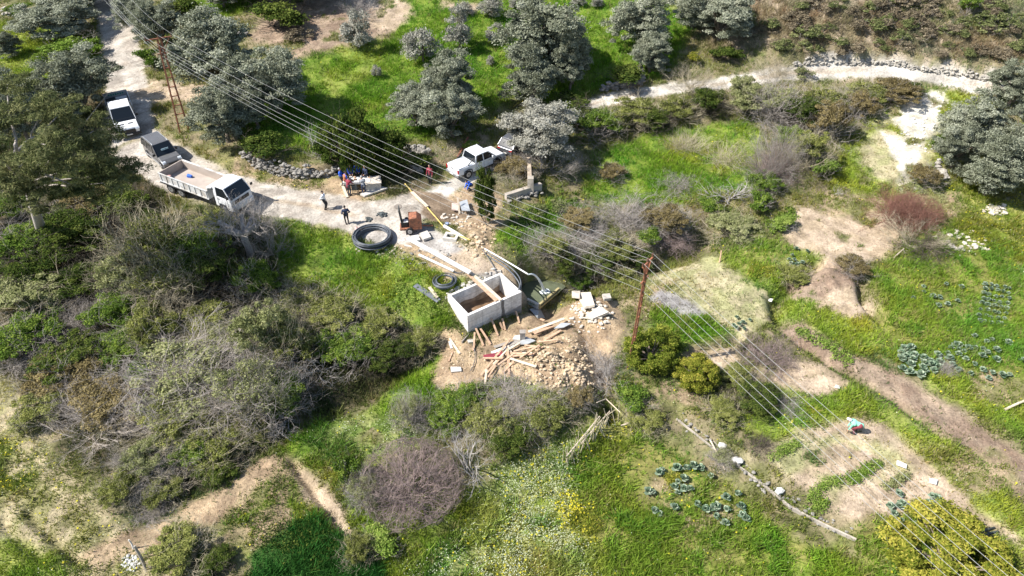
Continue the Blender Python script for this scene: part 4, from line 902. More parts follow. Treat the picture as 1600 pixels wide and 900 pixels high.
WOOD = mat('sawn_wood', (.52,.34,.22), .85, .25, 5, .1, c2=(.40,.27,.18), sc2=2); WOODG = mat('weathered_wood', (.30,.27,.235), .9, .25, 5); PLK = mat('pale_plank', (.60,.50,.38), .85, .2, 4)
STONE = mat('field_stone', (.40,.37,.32), .95, .35, 3, .4, c2=(.24,.225,.2), sc2=2); STONED = mat('dark_field_stone', (.24,.225,.2), .95, .35, 3, .4); STONEP = mat('pale_rubble', (.56,.50,.42), .95, .2, 4, .4)
MUD = mat('wet_mud', (.17,.105,.06), .45, .35, 2, .3, c2=(.27,.18,.11), sc2=1.2); SHEET = mat('zinc_sheet', (.50,.52,.53), .35, .15, 2, metal=.3); FOAM = mat('white_board', (.64,.63,.60), .8, .12, 3)
MARO = mat('maroon_panel', (.22,.03,.045), .6, .3, 3); BPIPE = mat('black_pipe', (.085,.095,.11), .42, .25, 5); WPIPE = mat('white_pipe', (.72,.71,.67), .45, .1, 4); YEL = mat('yellow_hose', (.56,.42,.13), .6, .15, 4)
BLUEC = mat('blue_plastic', (.03,.13,.55), .5, .2, 6); TARP = mat('dark_tarp', (.05,.06,.06), .7, .4, 4)
def up(o, v=(0, 0, 0)): return o
def face(a, b): return math.atan2(b[1]-a[1], b[0]-a[0])
# ------------------------------------------------------------------ vehicles (x forward, origin on the ground)
def wheel(root, x, y, r=.33, w=.22):
    s = 1 if y > 0 else -1
    t = MB().tube([(x, y-w/2, r), (x, y-w*.42, r), (x, y+w*.42, r), (x, y+w/2, r)], [r*.88, r, r, r*.88], 20).build('wheel', TYR, root)
    MB().tube([(x, y+s*w*.40, r), (x, y+s*(w*.5+.012), r)], [r*.62, r*.58], 14).build('rim', RIM, t)
    MB().tube([(x, y+s*w*.5, r), (x, y+s*(w*.5+.03), r)], [r*.16, r*.12], 8).build('hub', BLK, t)
def flip(p, H): return p
def cabin(root, paint, prof, hw, tz, tumble, zb, posts, roof_x, name='cab'):
    """glasshouse from a side profile, with roof and pillars in body colour"""
    ins = lambda x, z: max(0, (z-zb))*tumble
    MB().prism(prof, -hw, hw, ins).build('window', GLS, root, bevel=.02)
    h = MB(); x0, x1 = roof_x; yy = hw-(tz-zb)*tumble
    h.prism([(x0-.03, tz-.04), (x0, tz+.045), ((x0+x1)/2, tz+.07), (x1, tz+.045), (x1+.05, tz-.04)], -yy-.015, yy+.015)
    h.build('roof', paint, root, bevel=.03, smooth=False)
    for (xa, za, xb, zbb, w) in posts:
        for s in (-1, 1):
            p = MB(); p.bar((xa, s*(hw-(za-zb)*tumble+.004), za), (xb, s*(hw-(zbb-zb)*tumble+.004), zbb), w, .05, up=(0, 1, 0)); p.build('pillar', paint, root)
def mirrors(root, x, y, z, m=None):
    for s in (-1, 1): MB().box((x, s*y, z), (.10, .2, .22)).bar((x, s*(y-.16), z-.05), (x, s*y, z-.05), .05).build('mirror', m or BLK, root, bevel=.02)
def plate(root, x, z): MB().box((x, 0, z), (.02, .5, .12)).build('number_plate', FOAM, root)
def body_shell(root, paint, prof, hw, inset=.10, zmid=.75, bevel=.06):
    MB().prism(prof, -hw, hw, lambda x, z: inset*max(0, z-zmid)+(.06 if abs(x) > max(abs(p[0]) for p in prof)-.12 else 0)).build('body', paint, root, bevel=bevel)
def handles(root, xs, y, z, m):
    for x in xs:
        for s in (-1, 1): MB().box((x, s*y, z), (.18, .03, .04)).build('door_handle', m, root)
def seams(root, xs, y, z0, z1):
    m = MB()
    for x in xs:
        for s in (-1, 1): m.box((x, s*y, (z0+z1)/2), (.014, .012, z1-z0))
    m.build('door_gap', BLK, root)
def place(root, p, q, mid=.5):
    a = G(*p); b = G(*q); c = a.lerp(b, mid); root.location = c+Vector((0, 0, .0)); d = b-a
    root.rotation_euler = (0, -math.atan2(d.z, math.hypot(d.x, d.y)), face(a, b))
def flatbed_van():
    r = thing('flatbed_van', 'white double cab van with open grey green dropside bed parked on the road', 'van')
    body_shell(r, WHT, [(-.6,.35),(-.6,1.22),(1.55,1.22),(2.25,1.18),(2.95,.98),(3.08,.75),(3.08,.35)], 1.0, .12)
    cabin(r, WHT, [(-.58,1.2),(-.5,2.12),(1.05,2.14),(1.95,1.22)], .97, 2.14, .12, 1.2, [(-.55,1.2,-.5,2.1,.2),(.5,1.2,.5,2.12,.12),(1.93,1.2,1.02,2.14,.10)], (-.5, 1.02))
    MB().box((3.10,0,.72),(.06,1.25,.36)).build('grille', BLK, r, bevel=.03)
    MB().prism([(2.7,.28),(2.7,.52),(3.16,.52),(3.18,.3)], -1.02, 1.02).build('bumper', BLK, r, bevel=.04)
    for s in (-1, 1):
        MB().prism([(2.72,.80),(2.70,1.0),(3.0,.93),(3.11,.78)], s*.82-.17, s*.82+.17).build('headlight', LMP, r, bevel=.02)
        MB().box((2.42,s*.38,1.155),(.10,.42,.02), ry=.27).build('bonnet_vent', BLK, r)
    MB().box((1.78,.3,1.385),(.02,.7,.02), ry=.8).box((1.78,-.35,1.385),(.02,.7,.02), ry=.8).build('wiper', BLK, r)
    mirrors(r, 1.55, 1.18, 1.45); handles(r, (.35,1.35), 1.0, 1.05, BLK); seams(r, (-.45,.5,1.6), 1.0, .45, 1.2); plate(r, 3.19, .42)
    MB().box((-2.35,0,.78),(3.4,2.1,.10)).box((-1.0,0,.62),(5.6,.9,.16)).build('bed_floor', WOODG, r)
    for s in (-1, 1): MB().box((-2.35,s*1.07,1.06),(3.4,.05,.46)).build('drop_side', SHEET, r)
    MB().box((-4.07,0,1.1),(.05,2.18,.55)).build('tailboard', SHEET, r); MB().box((-.68,0,1.3),(.05,2.1,.9)).build('headboard', CHR, r)
    t = MB()
    for i in range(7): t.box((-4.04, -.6+i*.21, 1.12), (.012, .15, .14+.05*(i % 2)))
    t.build('teal_lettering_marks', mat('teal_paint', (.05,.24,.20), .6), r)
    MB().box((-3.3,-.55,.90),(1.1,.8,.12), jit=.06).build('folded_tarp', TARP, r, bevel=.02); MB().box((-3.4,.4,.93),(.5,1.0,.2), jit=.03).build('load_board', FOAM, r)
    for x in (2.2, -2.3):
        for s in (-1, 1): wheel(r, x, s*.9, .35, .24)
    place(r, (190,173), (204,212)); return r
def mpv():
    r = thing('grey_van', 'grey passenger van with roof rails and a sunshade in the windscreen, behind the tipper truck', 'van')
    body_shell(r, GREYP, [(-2.15,.3),(-2.18,1.0),(-2.1,1.08),(.95,1.06),(1.75,.93),(2.1,.72),(2.15,.3)], .88, .10)
    cabin(r, GREYP, [(-2.08,1.05),(-1.85,1.76),(.35,1.80),(1.15,1.05)], .86, 1.78, .16, 1.05, [(-2.05,1.05,-1.85,1.76,.16),(-1.0,1.05,-.98,1.78,.08),(.15,1.05,.1,1.78,.08),(1.13,1.06,.35,1.8,.08)], (-1.85, .33))
    ribs = MB()
    for i in range(7): ribs.box((-.75,-.48+i*.16,1.855),(1.9,.03,.02))
    ribs.build('roof_rib', GREYP, r)
    for s in (-1, 1):
        MB().tube([(-1.75,s*.68,1.82),(-1.6,s*.68,1.90),(.1,s*.68,1.91),(.3,s*.68,1.83)], .025, 6).build('roof_rail', CHR, r)
        MB().prism([(1.72,.72),(1.66,.92),(1.95,.84),(2.12,.68)], s*.70-.16, s*.70+.16).build('headlight', LMP, r, bevel=.02)
        MB().box((-.1,s*.9,.42),(2.7,.06,.12)).build('side_moulding', CHR, r); MB().box((-2.14,s*.72,1.2),(.06,.12,.4)).build('tail_light', RED, r)
    MB().prism([(1.7,.22),(1.7,.46),(2.2,.46),(2.2,.25)], -.9, .9).build('bumper', BLK, r, bevel=.04); MB().box((2.14,0,.62),(.05,.8,.14)).build('grille', BLK, r); plate(r, 2.21, .36)
    MB().box((.86,.05,1.37),(.02,.62,.28), ry=-.82+1.57-.55).build('sunshade', mat('pale_blue_shade', (.42,.58,.66), .6, .4, 6), r)
    mirrors(r, .85, 1.0, 1.15); handles(r, (-.9,.3), .885, .95, CHR); seams(r, (-1.05,.1,1.0), .885, .38, 1.02)
    for x in (1.4, -1.4):
        for s in (-1, 1): wheel(r, x, s*.80, .32, .2)
    place(r, (240,234), (275,264)); return r
def pickup():
    r = thing('pickup_truck', 'white double cab pickup with closed bed cover parked on the track by the ruin', 'pickup truck')
    body_shell(r, WHT, [(-2.6,.55),(-2.62,1.12),(-.75,1.14),(1.3,1.12),(2.35,1.02),(2.6,.8),(2.62,.5),(1.2,.42),(-1.0,.42)], .92, .10)
    cabin(r, WHT, [(-.80,1.12),(-.62,1.74),(.68,1.78),(1.42,1.12)], .88, 1.76, .17, 1.12, [(-.78,1.12,-.62,1.74,.14),(.12,1.12,.08,1.77,.08),(1.42,1.12,.68,1.78,.09)], (-.62, .66))
    MB().box((-1.7,0,1.16),(1.66,1.56,.05)).build('bed_cover', mat('pale_grey_cover', (.58,.60,.62), .5, .08, 3), r, bevel=.015)
    for s in (-1, 1):
        MB().bar((-.85,s*.72,1.62),(-1.55,s*.80,1.19),.06).build('sports_bar', BLK, r)
        MB().prism([(2.25,.78),(2.2,.98),(2.45,.93),(2.62,.78)], s*.72-.17, s*.72+.17).build('headlight', LMP, r, bevel=.02)
        MB().box((-2.63,s*.80,.92),(.05,.16,.34)).build('tail_light', RED, r); MB().box((.2,s*.92,.40),(1.7,.12,.06)).build('side_step', BLK, r)
        for x in (1.62, -1.62): 
            MB().tube([(x-.48,s*.93,.42),(x-.38,s*.93,.78),(x,s*.93,.90),(x+.38,s*.93,.78),(x+.48,s*.93,.42)], .045, 6).build('wheel_arch', BLK, r)
    MB().box((-2.68,0,.52),(.16,1.7,.2)).build('rear_bumper', CHR, r, bevel=.03); MB().box((2.64,0,.84),(.05,1.0,.26)).build('grille', BLK, r, bevel=.02); MB().box((2.62,0,.5),(.2,1.8,.24)).build('front_bumper', WHT, r, bevel=.05)
    MB().box((-2.64,0,1.0),(.02,.4,.05)).build('tailgate_handle', BLK, r); MB().box((-2.775,0,.55),(.02,.5,.12)).build('number_plate', FOAM, r)
    mirrors(r, 1.0, 1.03, 1.25, WHT); handles(r, (-.25,.75), .915, 1.02, CHR); seams(r, (-.7,.12,1.15), .918, .5, 1.1)
    for x in (1.62, -1.62):
        for s in (-1, 1): wheel(r, x, s*.82, .39, .24)
    place(r, (714,276), (775,250)); return r
def dark_car():
    r = thing('parked_car', 'dark grey car half hidden under the grey olive in front of the white pickup', 'car')
    body_shell(r, SILV, [(-2.1,.35),(-2.15,.9),(-1.9,1.0),(1.0,.98),(1.9,.86),(2.15,.65),(2.15,.3)], .86, .12)
    cabin(r, SILV, [(-2.0,.98),(-1.5,1.48),(.1,1.52),(.95,.98)], .84, 1.5, .2, .98, [(-2.0,.98,-1.5,1.48,.1),(-.5,.98,-.5,1.5,.07),(.95,.98,.1,1.52,.08)], (-1.45, .1))
    for s in (-1, 1):
        MB().box((-2.12,s*.65,.82),(.08,.3,.14)).build('tail_light', RED, r); MB().box((2.08,s*.65,.68),(.1,.3,.12)).build('headlight', LMP, r)
    MB().box((-2.15,0,.45),(.1,1.6,.2)).build('bumper', BLK, r, bevel=.03); plate(r, -2.2, .5); mirrors(r, .75, .95, 1.05); handles(r, (-.9,.2), .865, .88, CHR); seams(r, (-.5,.8), .865, .35, .96)
    for x in (1.35, -1.35):
        for s in (-1, 1): wheel(r, x, s*.78, .32, .2)
    place(r, (797,240), (823,222)); return r
def tipper():
    r = thing('tipper_truck', 'long white tipper truck with empty open bed standing on the road verge', 'truck')
    m = MB()
    for s in (-1, 1): m.box((-.2, s*.42, .85), (7.4, .12, .24))
    m.box((-2.9,0,.6),(.14,2.0,.14)).box((-1.6,0,.6),(.14,2.0,.14)); m.build('chassis', BLK, r)
    DW = mat('scuffed_white_paint', (.58,.58,.57), .6, .12, 2, c2=(.40,.36,.31), sc2=1.5); BI = mat('worn_bed_floor', (.42,.36,.31), .8, .2, 2, c2=(.30,.25,.21), sc2=1)
    MB().box((-1.15,0,1.10),(5.4,2.3,.10)).build('bed_floor', BI, r)
    for s in (-1, 1):
        w = MB().box((-1.15, s*1.2, 1.48), (5.5, .07, .76)).build('side_board', DW, r)
        rb = MB()
        for i in range(9): rb.box((-3.75+i*.65, s*1.255, 1.46), (.09, .05, .74))
        rb.box((-1.15, s*1.26, 1.86), (5.55, .07, .08)).box((-1.15, s*1.26, 1.1), (5.55, .07, .08)).build('side_rib', DW, w)
        MB().box((-1.15, s*1.155, 1.5), (5.4, .012, .68)).build('inner_lining', BI, w)
        MB().box((-2.6, s*1.14, .95), (2.9, .34, .04)).build('mudguard', BLK, r)
    MB().box((-3.92,0,1.48),(.08,2.4,.76)).build('tailgate', BI, r); MB().box((1.62,0,1.6),(.08,2.4,1.0)).build('headboard', DW, r)
    MB().prism([(1.5,2.05),(1.55,2.2),(2.1,2.32),(2.1,2.25)], -1.15, 1.15).build('bed_canopy', WHT, r)
    MB().box((-2.2,.3,1.26),(.42,.26,.2), rz=.3, jit=.04).build('blue_sack', BLUEC, r, bevel=.03)
    MB().box((-3.5,-.75,1.3),(.4,.3,.3), rz=.5, jit=.05).build('pinkish_sack', mat('pinkish_cloth', (.5,.3,.27), .8), r, bevel=.04)
    MB().prism([(2.15,.65),(2.15,1.62),(3.95,1.58),(4.02,.55),(3.4,.55),(3.3,.95),(2.6,.95),(2.5,.65)], -1.12, 1.12, lambda x, z: .04*max(0, z-1)).build('body', WHT, r, bevel=.05)
    cabin(r, WHT, [(2.17,1.6),(2.22,2.42),(3.35,2.44),(3.93,1.58)], 1.08, 2.44, .08, 1.6, [(2.3,1.6,2.3,2.44,.28),(3.9,1.6,3.36,2.44,.10)], (2.2, 3.32))
    MB().box((4.03,0,.78),(.12,2.2,.4)).build('bumper', WHT, r, bevel=.05); MB().box((4.0,0,1.3),(.05,1.5,.3)).build('grille', BLK, r, bevel=.02)
    for s in (-1, 1): MB().box((4.05,s*.85,.85),(.12,.34,.22)).build('headlight', LMP, r, bevel=.02)
    mirrors(r, 3.9, 1.32, 1.95); handles(r, (2.6,), 1.125, 1.4, BLK); seams(r, (2.5,3.55), 1.125, .9, 1.58); plate(r, 4.1, .62)
    for x in (3.0, -1.95, -3.15):
        for s in (-1, 1): wheel(r, x, s*.98, .47, .28)
    place(r, (268,286), (391,333)); return r
flatbed_van(); mpv(); pickup(); dark_car(); tipper()

# ------------------------------------------------------------------ concrete tank
def T3(a, b, z): p = tA+tu*a+tv*b; return Vector((p[0], p[1], z))
def tank():
    c = T3(0, 0, TB); r = thing('concrete_tank', 'open grey concrete water tank standing in the cut beside the wood pile', 'water tank', c, face((0, 0), tu))
    H = TZ-TB; t = .2
    m = MB()
    o = [(0,0),(tL,0),(tL,tW),(0,tW)]; i = [(t,t),(tL-t,t),(tL-t,tW-t),(t,tW-t)]
    for k in range(4):
        j = (k+1) % 4
        for z0, z1 in ((-.35, H),):
            a, b, d, e = o[k], o[j], i[j], i[k]
            m.add([(*a,z0),(*b,z0),(*b,z1),(*a,z1)], [(0,1,2,3)]); m.add([(*e,z0),(*d,z0),(*d,z1),(*e,z1)], [(3,2,1,0)]); m.add([(*a,z1),(*b,z1),(*d,z1),(*e,z1)], [(0,1,2,3)])
    w = m.build('wall', CONC, r)
    sm = MB()
    for z_ in (.62, 1.24): sm.box((tL/2, -.003, z_), (tL-.02, .004, .018)).box((-.003, tW/2, z_), (.004, tW-.02, .018)).box((tL/2, tW-t-.003, z_), (tL-2*t, .004, .018)).box((tL-t-.003, tW/2, z_), (.004, tW-2*t, .018))
    for x_ in np.arange(1.22, tL, 1.22): sm.box((x_, -.004, H/2), (.014, .004, H-.02)).box((x_, tW-t-.004, H/2+.3), (.014, .004, H-.7))
    sm.build('form_seam', mat('seam_grey', (.36,.345,.32), .9, .2, 5), w)
    s = MB(); xs = .62*tL
    pr = [(xs-.02,H-.02),(xs+.24,H-.02),(xs+.21,H-.6),(xs+.27,H-1.1),(xs+.30,-.05),(xs-.1,-.05),(xs+.02,H-1.0),(xs-.04,H-.5)]
    s.add([(x, -.003, z) for x, z in pr], [tuple(range(8))]); s.build('damp_stain', mat('damp_stain', (.14,.135,.13), .7, .2, 3), w)
    s = MB(); s.add([(x, -.003, z) for x, z in ((xs+.3,.5),(tL-.02,.62),(tL-.02,-.05),(.9,-.05),(1.3,.1),(2.1,.35),(xs-.1,.5))], [tuple(range(7))]); s.build('damp_stain', mat('wet_foot', (.27,.265,.255), .8, .2, 3), w)
    s = MB(); pr = [(t+.1,.05),(tL-t-.05,.05),(tL-t-.05,.95),(3.6,.7),(2.8,.95),(2.0,.75),(1.2,.9),(t+.1,.7)]
    s.add([(x, tW-t-.003, z) for x, z in pr], [tuple(range(8))]); s.build('mud_splash', mat('mud_splash', (.27,.20,.14), .8, .3, 3), w)
    g = MB(); nx_, ny_ = 24, 14; vv = []
    for b_ in range(ny_+1):
        for a_ in range(nx_+1):
            x = t+(tL-2*t)*a_/nx_; y = t+(tW-2*t)*b_/ny_; vv.append((x, y, .18+.22*vnoise(x, y, .9, 4)+.12*vnoise(x, y, .3, 8)+.25*max(0, 1-y/1.1)))
    g.add(vv, [(b_*(nx_+1)+a_, b_*(nx_+1)+a_+1, (b_+1)*(nx_+1)+a_+1, (b_+1)*(nx_+1)+a_) for b_ in range(ny_) for a_ in range(nx_)])
    g.build('mud_floor', MUD, r, smooth=True)
    MB().box((tL*.5, -.10, .08), (tL*.96, .05, .26)).build('footing_form', WOODG, r)
    MB().box((tL*.18+.2, t+.1, .55), (1.9, .18, .06)).build('inner_ledge', PLK, r)
    MB().box((-.35, -.25, .1), (1.0, .06, .32), rz=.45).build('form_board', WOODG, r)
tank()
# broken concrete lip behind the tank
m = MB()
for k in range(46):
    a = random.uniform(-.1, tL+.1); p = T3(a, tW+random.uniform(.05, .55), 0); p.z = gz(p.x, p.y)+.05; m.rock(p, (random.uniform(.06,.2), random.uniform(.05,.15), random.uniform(.04,.1)), .3, random.random()*3)
tag(m.build('broken_concrete', CONL), 'jagged line of broken concrete along the rear rim of the tank', 'rubble', kind='stuff')
def plank(a, b, w, t, m, label, cat='plank', name='wooden_plank', group=None, za=None, zb=None, da=.06, db=.06):
    p = Vector((*at_z(*a, za), za)) if za is not None else G(*a, da); q = Vector((*at_z(*b, zb), zb)) if zb is not None else G(*b, db)
    o = MB().bar(p, q, w, t); me = o.mesh(name); c = (p+q)/2
    for v in me.vertices: v.co -= c
    ob = link(name, me, m); ob.location = c; return tag(ob, label, cat, group)
plank((711,409),(776,470),.24,.06,WOOD,'long plank laid across the tank, left one of the pair',za=-.42,zb=TZ+.06)
plank((716,408),(783,469),.24,.06,PLK,'long plank laid across the tank, right one of the pair',za=-.42,zb=TZ+.06)
plank((638,378),(735,432),.30,.16,FOAM,'long white steel channel lying from the road edge to the tank','beam','steel_channel',da=.35,db=.35)
plank((632,384),(668,393),.18,.08,CONL,'short pale beam beside the upper end of the white channel','beam','concrete_beam')
plank((655,401),(709,427),.13,.12,WPIPE,'thin white pipe lying on the weeds left of the white channel','pipe','white_pipe',da=.2,db=.2)
plank((664,438),(702,472) if False else (650,449),.0001+.34,.07,TARP,'dark','board') if False else None
plank((649,449),(686,473),.42,.06,mat('grey_board', (.16,.17,.19), .5, .3, 3),'dark grey board at the edge of the green slope left of the tank','board','form_board',da=.25,db=.2)
plank((671,452),(684,468),.22,.05,PLK,'short yellow board between dark board and tank','board','wooden_board',da=.2,db=.2)
plank((708,388),(722,393),.2,.1,BLK,'x','x') if False else None
# timber props in front of the tank
def zp(X_, Y_): return (680+X_/5.293, 470+Y_/5.293)
PROP = 'timber props leaning on the tank foot'
for a, b, l in (((465,185),(520,295),'timber prop leaning at the middle of the tank front'),((555,185),(580,250),'timber prop just right of the damp stain'),((535,215),(562,242),'short stake right of the middle prop'),((668,125),(697,190),'timber prop near the right corner of the tank'),
                ((335,260),(400,375),'first timber prop at the left corner of the tank'),((375,265),(460,365),'second timber prop at the left corner of the tank'),((328,300),(318,415),'upright batten at the left corner of the tank')):
    plank(zp(*a), zp(*b), .12, .08, WOOD, l, 'timber prop', 'timber_prop', PROP, da=.45, db=.05)
for a, b, w, m_, l in (((120,315),(205,445),.14,PLK,'pale batten lying left of the tank corner'),((118,340),(138,400),.16,FOAM,'white batten beside the pale one left of the tank'),((145,430),(112,505),.10,WOOD,'thin stick below the white batten')):
    plank(zp(*a), zp(*b), w, .07, m_, l)
PIL = 'timbers of the wood pile'
PL_ = [((410,705),(425,590),.13,'short plank pointing down at the left end of the wood pile'),((380,635),(620,345),.13,'longest plank sloping across the left of the wood pile'),((430,620),(560,470),.12,'plank beside the longest one in the wood pile'),((612,640),(598,430),.15,'upright looking plank in the middle of the wood pile'),
 ((620,510),(835,570),.15,'plank jutting out to the lower right of the wood pile'),((740,385),(890,405),.12,'thin plank jutting right from the wood pile top'),((620,450),(800,470),.16,'plank lying under the thin one in the wood pile'),((640,480),(820,455),.14,'crossing plank in the middle of the wood pile'),
 ((770,285),(1065,180),.20,'long board at the rear of the wood pile'),((815,300),(970,232),.26,'brown board beside the long rear board'),((900,340),(1040,262),.16,'plank in front of the grey sheet of the wood pile'),((840,360),(1015,350),.12,'flat batten before the earth lumps'),
 ((600,430),(700,370),.13,'short crossing plank high in the wood pile'),((395,500),(560,505),.12,'plank under the maroon panel'),((520,560),(640,470),.12,'sloping plank low in the wood pile'),((560,610),(650,520),.10,'thin sloping batten at the foot of the wood pile'),
 ((480,540),(600,430),.10,'narrow batten crossing the longest plank'),((650,440),(830,400),.12,'plank over the white boards'),((700,500),(860,400),.12,'plank crossing the right half of the wood pile'),((440,660),(500,560),.10,'short thin stick at the lower left of the wood pile'),
 ((590,360),(640,470),.11,'batten lying across the grey slab'),((870,170),(902,195),.14,'wood end showing under the zinc sheet')]
for i, (a, b, w, l) in enumerate(PL_): plank(zp(*a), zp(*b), w*1.1, .06, WOOD if i % 4 else PLK, l, group=PIL, da=.16+.05*(i % 5), db=.20+.05*((i*3) % 5))
def slab(pts, t, m, label, cat='board', name='board', dz=.08, tilt=0):
    P_ = [G(*p, dz+(tilt if i in (1, 2) else 0)) for i, p in enumerate(pts)]; c = sum(P_, Vector())/len(P_); n = len(P_)
    mb = MB().add([p-c-Vector((0,0,t)) for p in P_]+[p-c for p in P_], [tuple(range(n))[::-1], tuple(range(n, 2*n))]+[(i, (i+1) % n, n+(i+1) % n, n+i) for i in range(n)])
    return tag(mb.build(name, m, loc=c), label, cat)
def zs(*p): return [zp(*q) for q in p]
slab(zs((780,80),(845,160),(907,152),(860,60)), .03, SHEET, 'zinc sheet lying on bare earth right of the tank', 'metal sheet', 'metal_sheet', .15)
slab(zs((460,425),(475,440),(660,385),(640,360)), .08, FOAM, 'long white board at the left rear of the wood pile')
slab(zs((560,372),(690,330),(720,345),(600,395)), .06, WOODG, 'grey board beside the long white one', dz=.16)
slab(zs((680,375),(760,380),(830,350),(750,310)), .08, SHEET, 'pale sheet in the middle of the wood pile', 'metal sheet', 'metal_sheet', .22)
slab(zs((640,330),(700,330),(705,290),(655,300)), .10, FOAM, 'small white block left of the upright mould', 'block', 'white_block', .12)
slab(zs((980,255),(1060,245),(1125,215),(1040,205)), .05, SHEET, 'grey sheet at the upper right end of the wood pile', 'metal sheet', 'metal_sheet', .3)
slab(zs((480,380),(500,395),(610,362),(600,345)), .05, WOODG, 'grey slab at the rear left of the wood pile', dz=.1)
slab(zs((398,465),(405,494),(500,478),(492,448)), .06, MARO, 'maroon panel, left piece', 'panel', 'maroon_panel', .22)
slab(zs((502,446),(508,475),(560,462),(552,432)), .06, MARO, 'maroon panel, smaller right piece', 'panel', 'maroon_panel', .24)
slab(zs((128,556),(132,595),(218,590),(212,556)), .10, FOAM, 'white slab lying alone on the earth left of the wood pile', 'slab', 'white_slab', .14)
slab(zs((265,335),(275,358),(330,350),(315,325)), .12, CONL, 'pale stone slab at the left foot of the tank', 'slab', 'stone_slab', .14)
slab(zs((700,470),(810,470),(815,445),(720,445)), .06, FOAM, 'white board on the right side of the wood pile', dz=.2)
c = G(*zp(722,330)); MB().box((0,0,.42),(.34,.3,.85),jit=.02).box((0,0,.86),(.42,.36,.06)).build('concrete_mould', WOODG).location = c
tag(bpy.data.objects['concrete_mould'], 'small upright grey mould box on the wood pile', 'box')
def rocks(name, n, cpx, rpx, size, m, label, cat='rubble', dz=0):
    jj = .45 if name == 'earth_lumps' else .3
    mb = MB()
    for _ in range(n):
        a = random.random()*6.28; q = random.random()**.6; p = G(cpx[0]+rpx[0]*q*math.cos(a), cpx[1]+rpx[1]*q*math.sin(a)); s = random.uniform(*size)*(1-.3*q) if jj < .4 else size[0]+(size[1]-size[0])*random.random()**2.2
        mb.rock(p+Vector((0, 0, s*.3+dz*(1-q))), (s*random.uniform(.8,1.3), s*random.uniform(.7,1.1), s*random.uniform(.5,.8)), jj, random.random()*3)
    return tag(mb.build(name, m), label, cat, kind='stuff' if n > 20 else None)
SOILM = mat('lumpy_soil', (.50,.39,.265), .95, .3, 3, .6)
rocks('earth_lumps', 700, (868,566), (80,42), (.015,.12), SOILM, 'heap of lumpy dug earth behind the timber pile', 'earth heap', .1)
rocks('earth_lumps', 160, (905,600), (42,24), (.015,.12), SOILM, 'crumbling end of the earth heap above the gully', 'earth heap', .1)
rocks('earth_lumps', 70, (740,570), (50,24), (.03,.10), SOILM, 'scattered crumbs of earth left of the timber pile', 'earth')
rocks('rubble_heap', 130, (922,495), (36,26), (.05,.2), STONEP, 'heap of pale broken stone between tank and pylon', 'rubble', .15)
for a, l in ((((900,465),(912,490),(928,488),(922,464)),'large pale slab standing out at the left of the rubble heap'),(((915,500),(925,510),(950,498),(935,488)),'flat pale slab at the bottom of the rubble heap'),(((940,468),(943,478),(954,476),(952,466)),'grey slab at the top right of the rubble heap'),(((893,462),(893,472),(905,474),(906,462)),'rounded pale block at the upper left of the rubble heap')):
    slab(a, .22, STONEP, l, 'stone slab', 'stone_slab', .5, .15)
rocks('stone_pile', 60, (745,375), (30,28), (.06,.22), SOILM, 'pile of loose stones and earth beside the yellow hose', 'rubble')
rocks('stone_pile', 40, (712,345), (24,16), (.05,.18), STONEP, 'pinkish loose stones below the metal sheet by the junction', 'rubble')
rocks('stone_pile', 26, (1555,328), (20,9), (.15,.35), STONEP, 'pale heap of stones under the right olive', 'rubble')
rocks('white_stones', 80, (1440,190), (50,50), (.05,.2), mat('white_stone', (.7,.68,.62), .9, .15, 3), 'white stones strewn on the white clearing', 'stones')
rocks('stone_pile', 50, (1500,380), (50,22), (.08,.25), STONEP, 'pale stones strewn in the yellow flowers', 'stones')
rocks('stone_pile', 34, (590,392), (44,12), (.05,.16), STONEP, 'pale stones along the edge of the green slope below the hose coil', 'stones')
rocks('stone_pile', 70, (665,405), (50,18), (.04,.14), STONED, 'dark rubble on the bank under the white channel', 'rubble')
rocks('asphalt_lumps', 9, (576,343), (5,3), (.12,.22), TARP, 'small dark heap of asphalt lumps on the road, lower left one', 'rubble'); rocks('asphalt_lumps', 14, (596,336), (9,4), (.1,.24), TARP, 'larger dark heap of asphalt lumps on the road', 'rubble')
rocks('pink_stones', 5, (563,358), (8,4), (.12,.2), mat('pinkish_stone', (.6,.42,.38), .9, .2, 4), 'few pinkish stones at the roadside beside the hose coil', 'stones')
# ------------------------------------------------------------------ hose coils, pipes
def coil(px, py, R0, R1, n, rr, name, label, hgt, tail=None):
    c = G(px, py, .1); r = random.Random(int(px)); pts = []
    ph = r.random()*6.28
    for k in range(n):
        rad = R0+(R1-R0)*r.random(); z = hgt*(k/n)+r.uniform(-.03, .03); e = r.uniform(-.03, .03); ox, oy = r.uniform(-.05,.05), r.uniform(-.05,.05)
        for s in range(24): a = ph+s*2*math.pi/24; pts.append((ox+rad*math.cos(a)*(1+e*math.cos(2*a)), oy+rad*math.sin(a), z+rr+.04*math.sin(a+ph)))
    m = MB().tube(pts, rr, 6)
    o = m.build(name, BPIPE, smooth=True, loc=c); return tag(o, label, 'hose coil')
coil(583,377, 1.22, 1.60, 15, .055, 'pipe_coil', 'large coil of black water pipe on the road edge', .55)
coil(695,443, .52, .88, 9, .04, 'pipe_coil', 'small coil of black hose beside the tank corner', .22)
def pipe(pts, r, m, name, label, cat='pipe', n=8):
    P_ = []
    for p in pts: P_.append(Vector((*at_z(p[0], p[1], p[2]), p[2])) if len(p) == 3 else G(p[0], p[1], .12))
    c = P_[0].copy(); Q_ = []
    for a, b, d, e in zip([P_[0]]+P_[:-2], P_[:-1], P_[1:], P_[2:]+[P_[-1]]):
        for k in range(6):
            t = k/6; Q_.append(.5*((2*b)+(d-a)*t+(2*a-5*b+4*d-e)*t*t+(3*b-a-3*d+e)*t**3))
    Q_.append(P_[-1]); o = MB().tube([q-c for q in Q_], r, n).build(name, m, smooth=True, loc=c); return tag(o, label, cat)
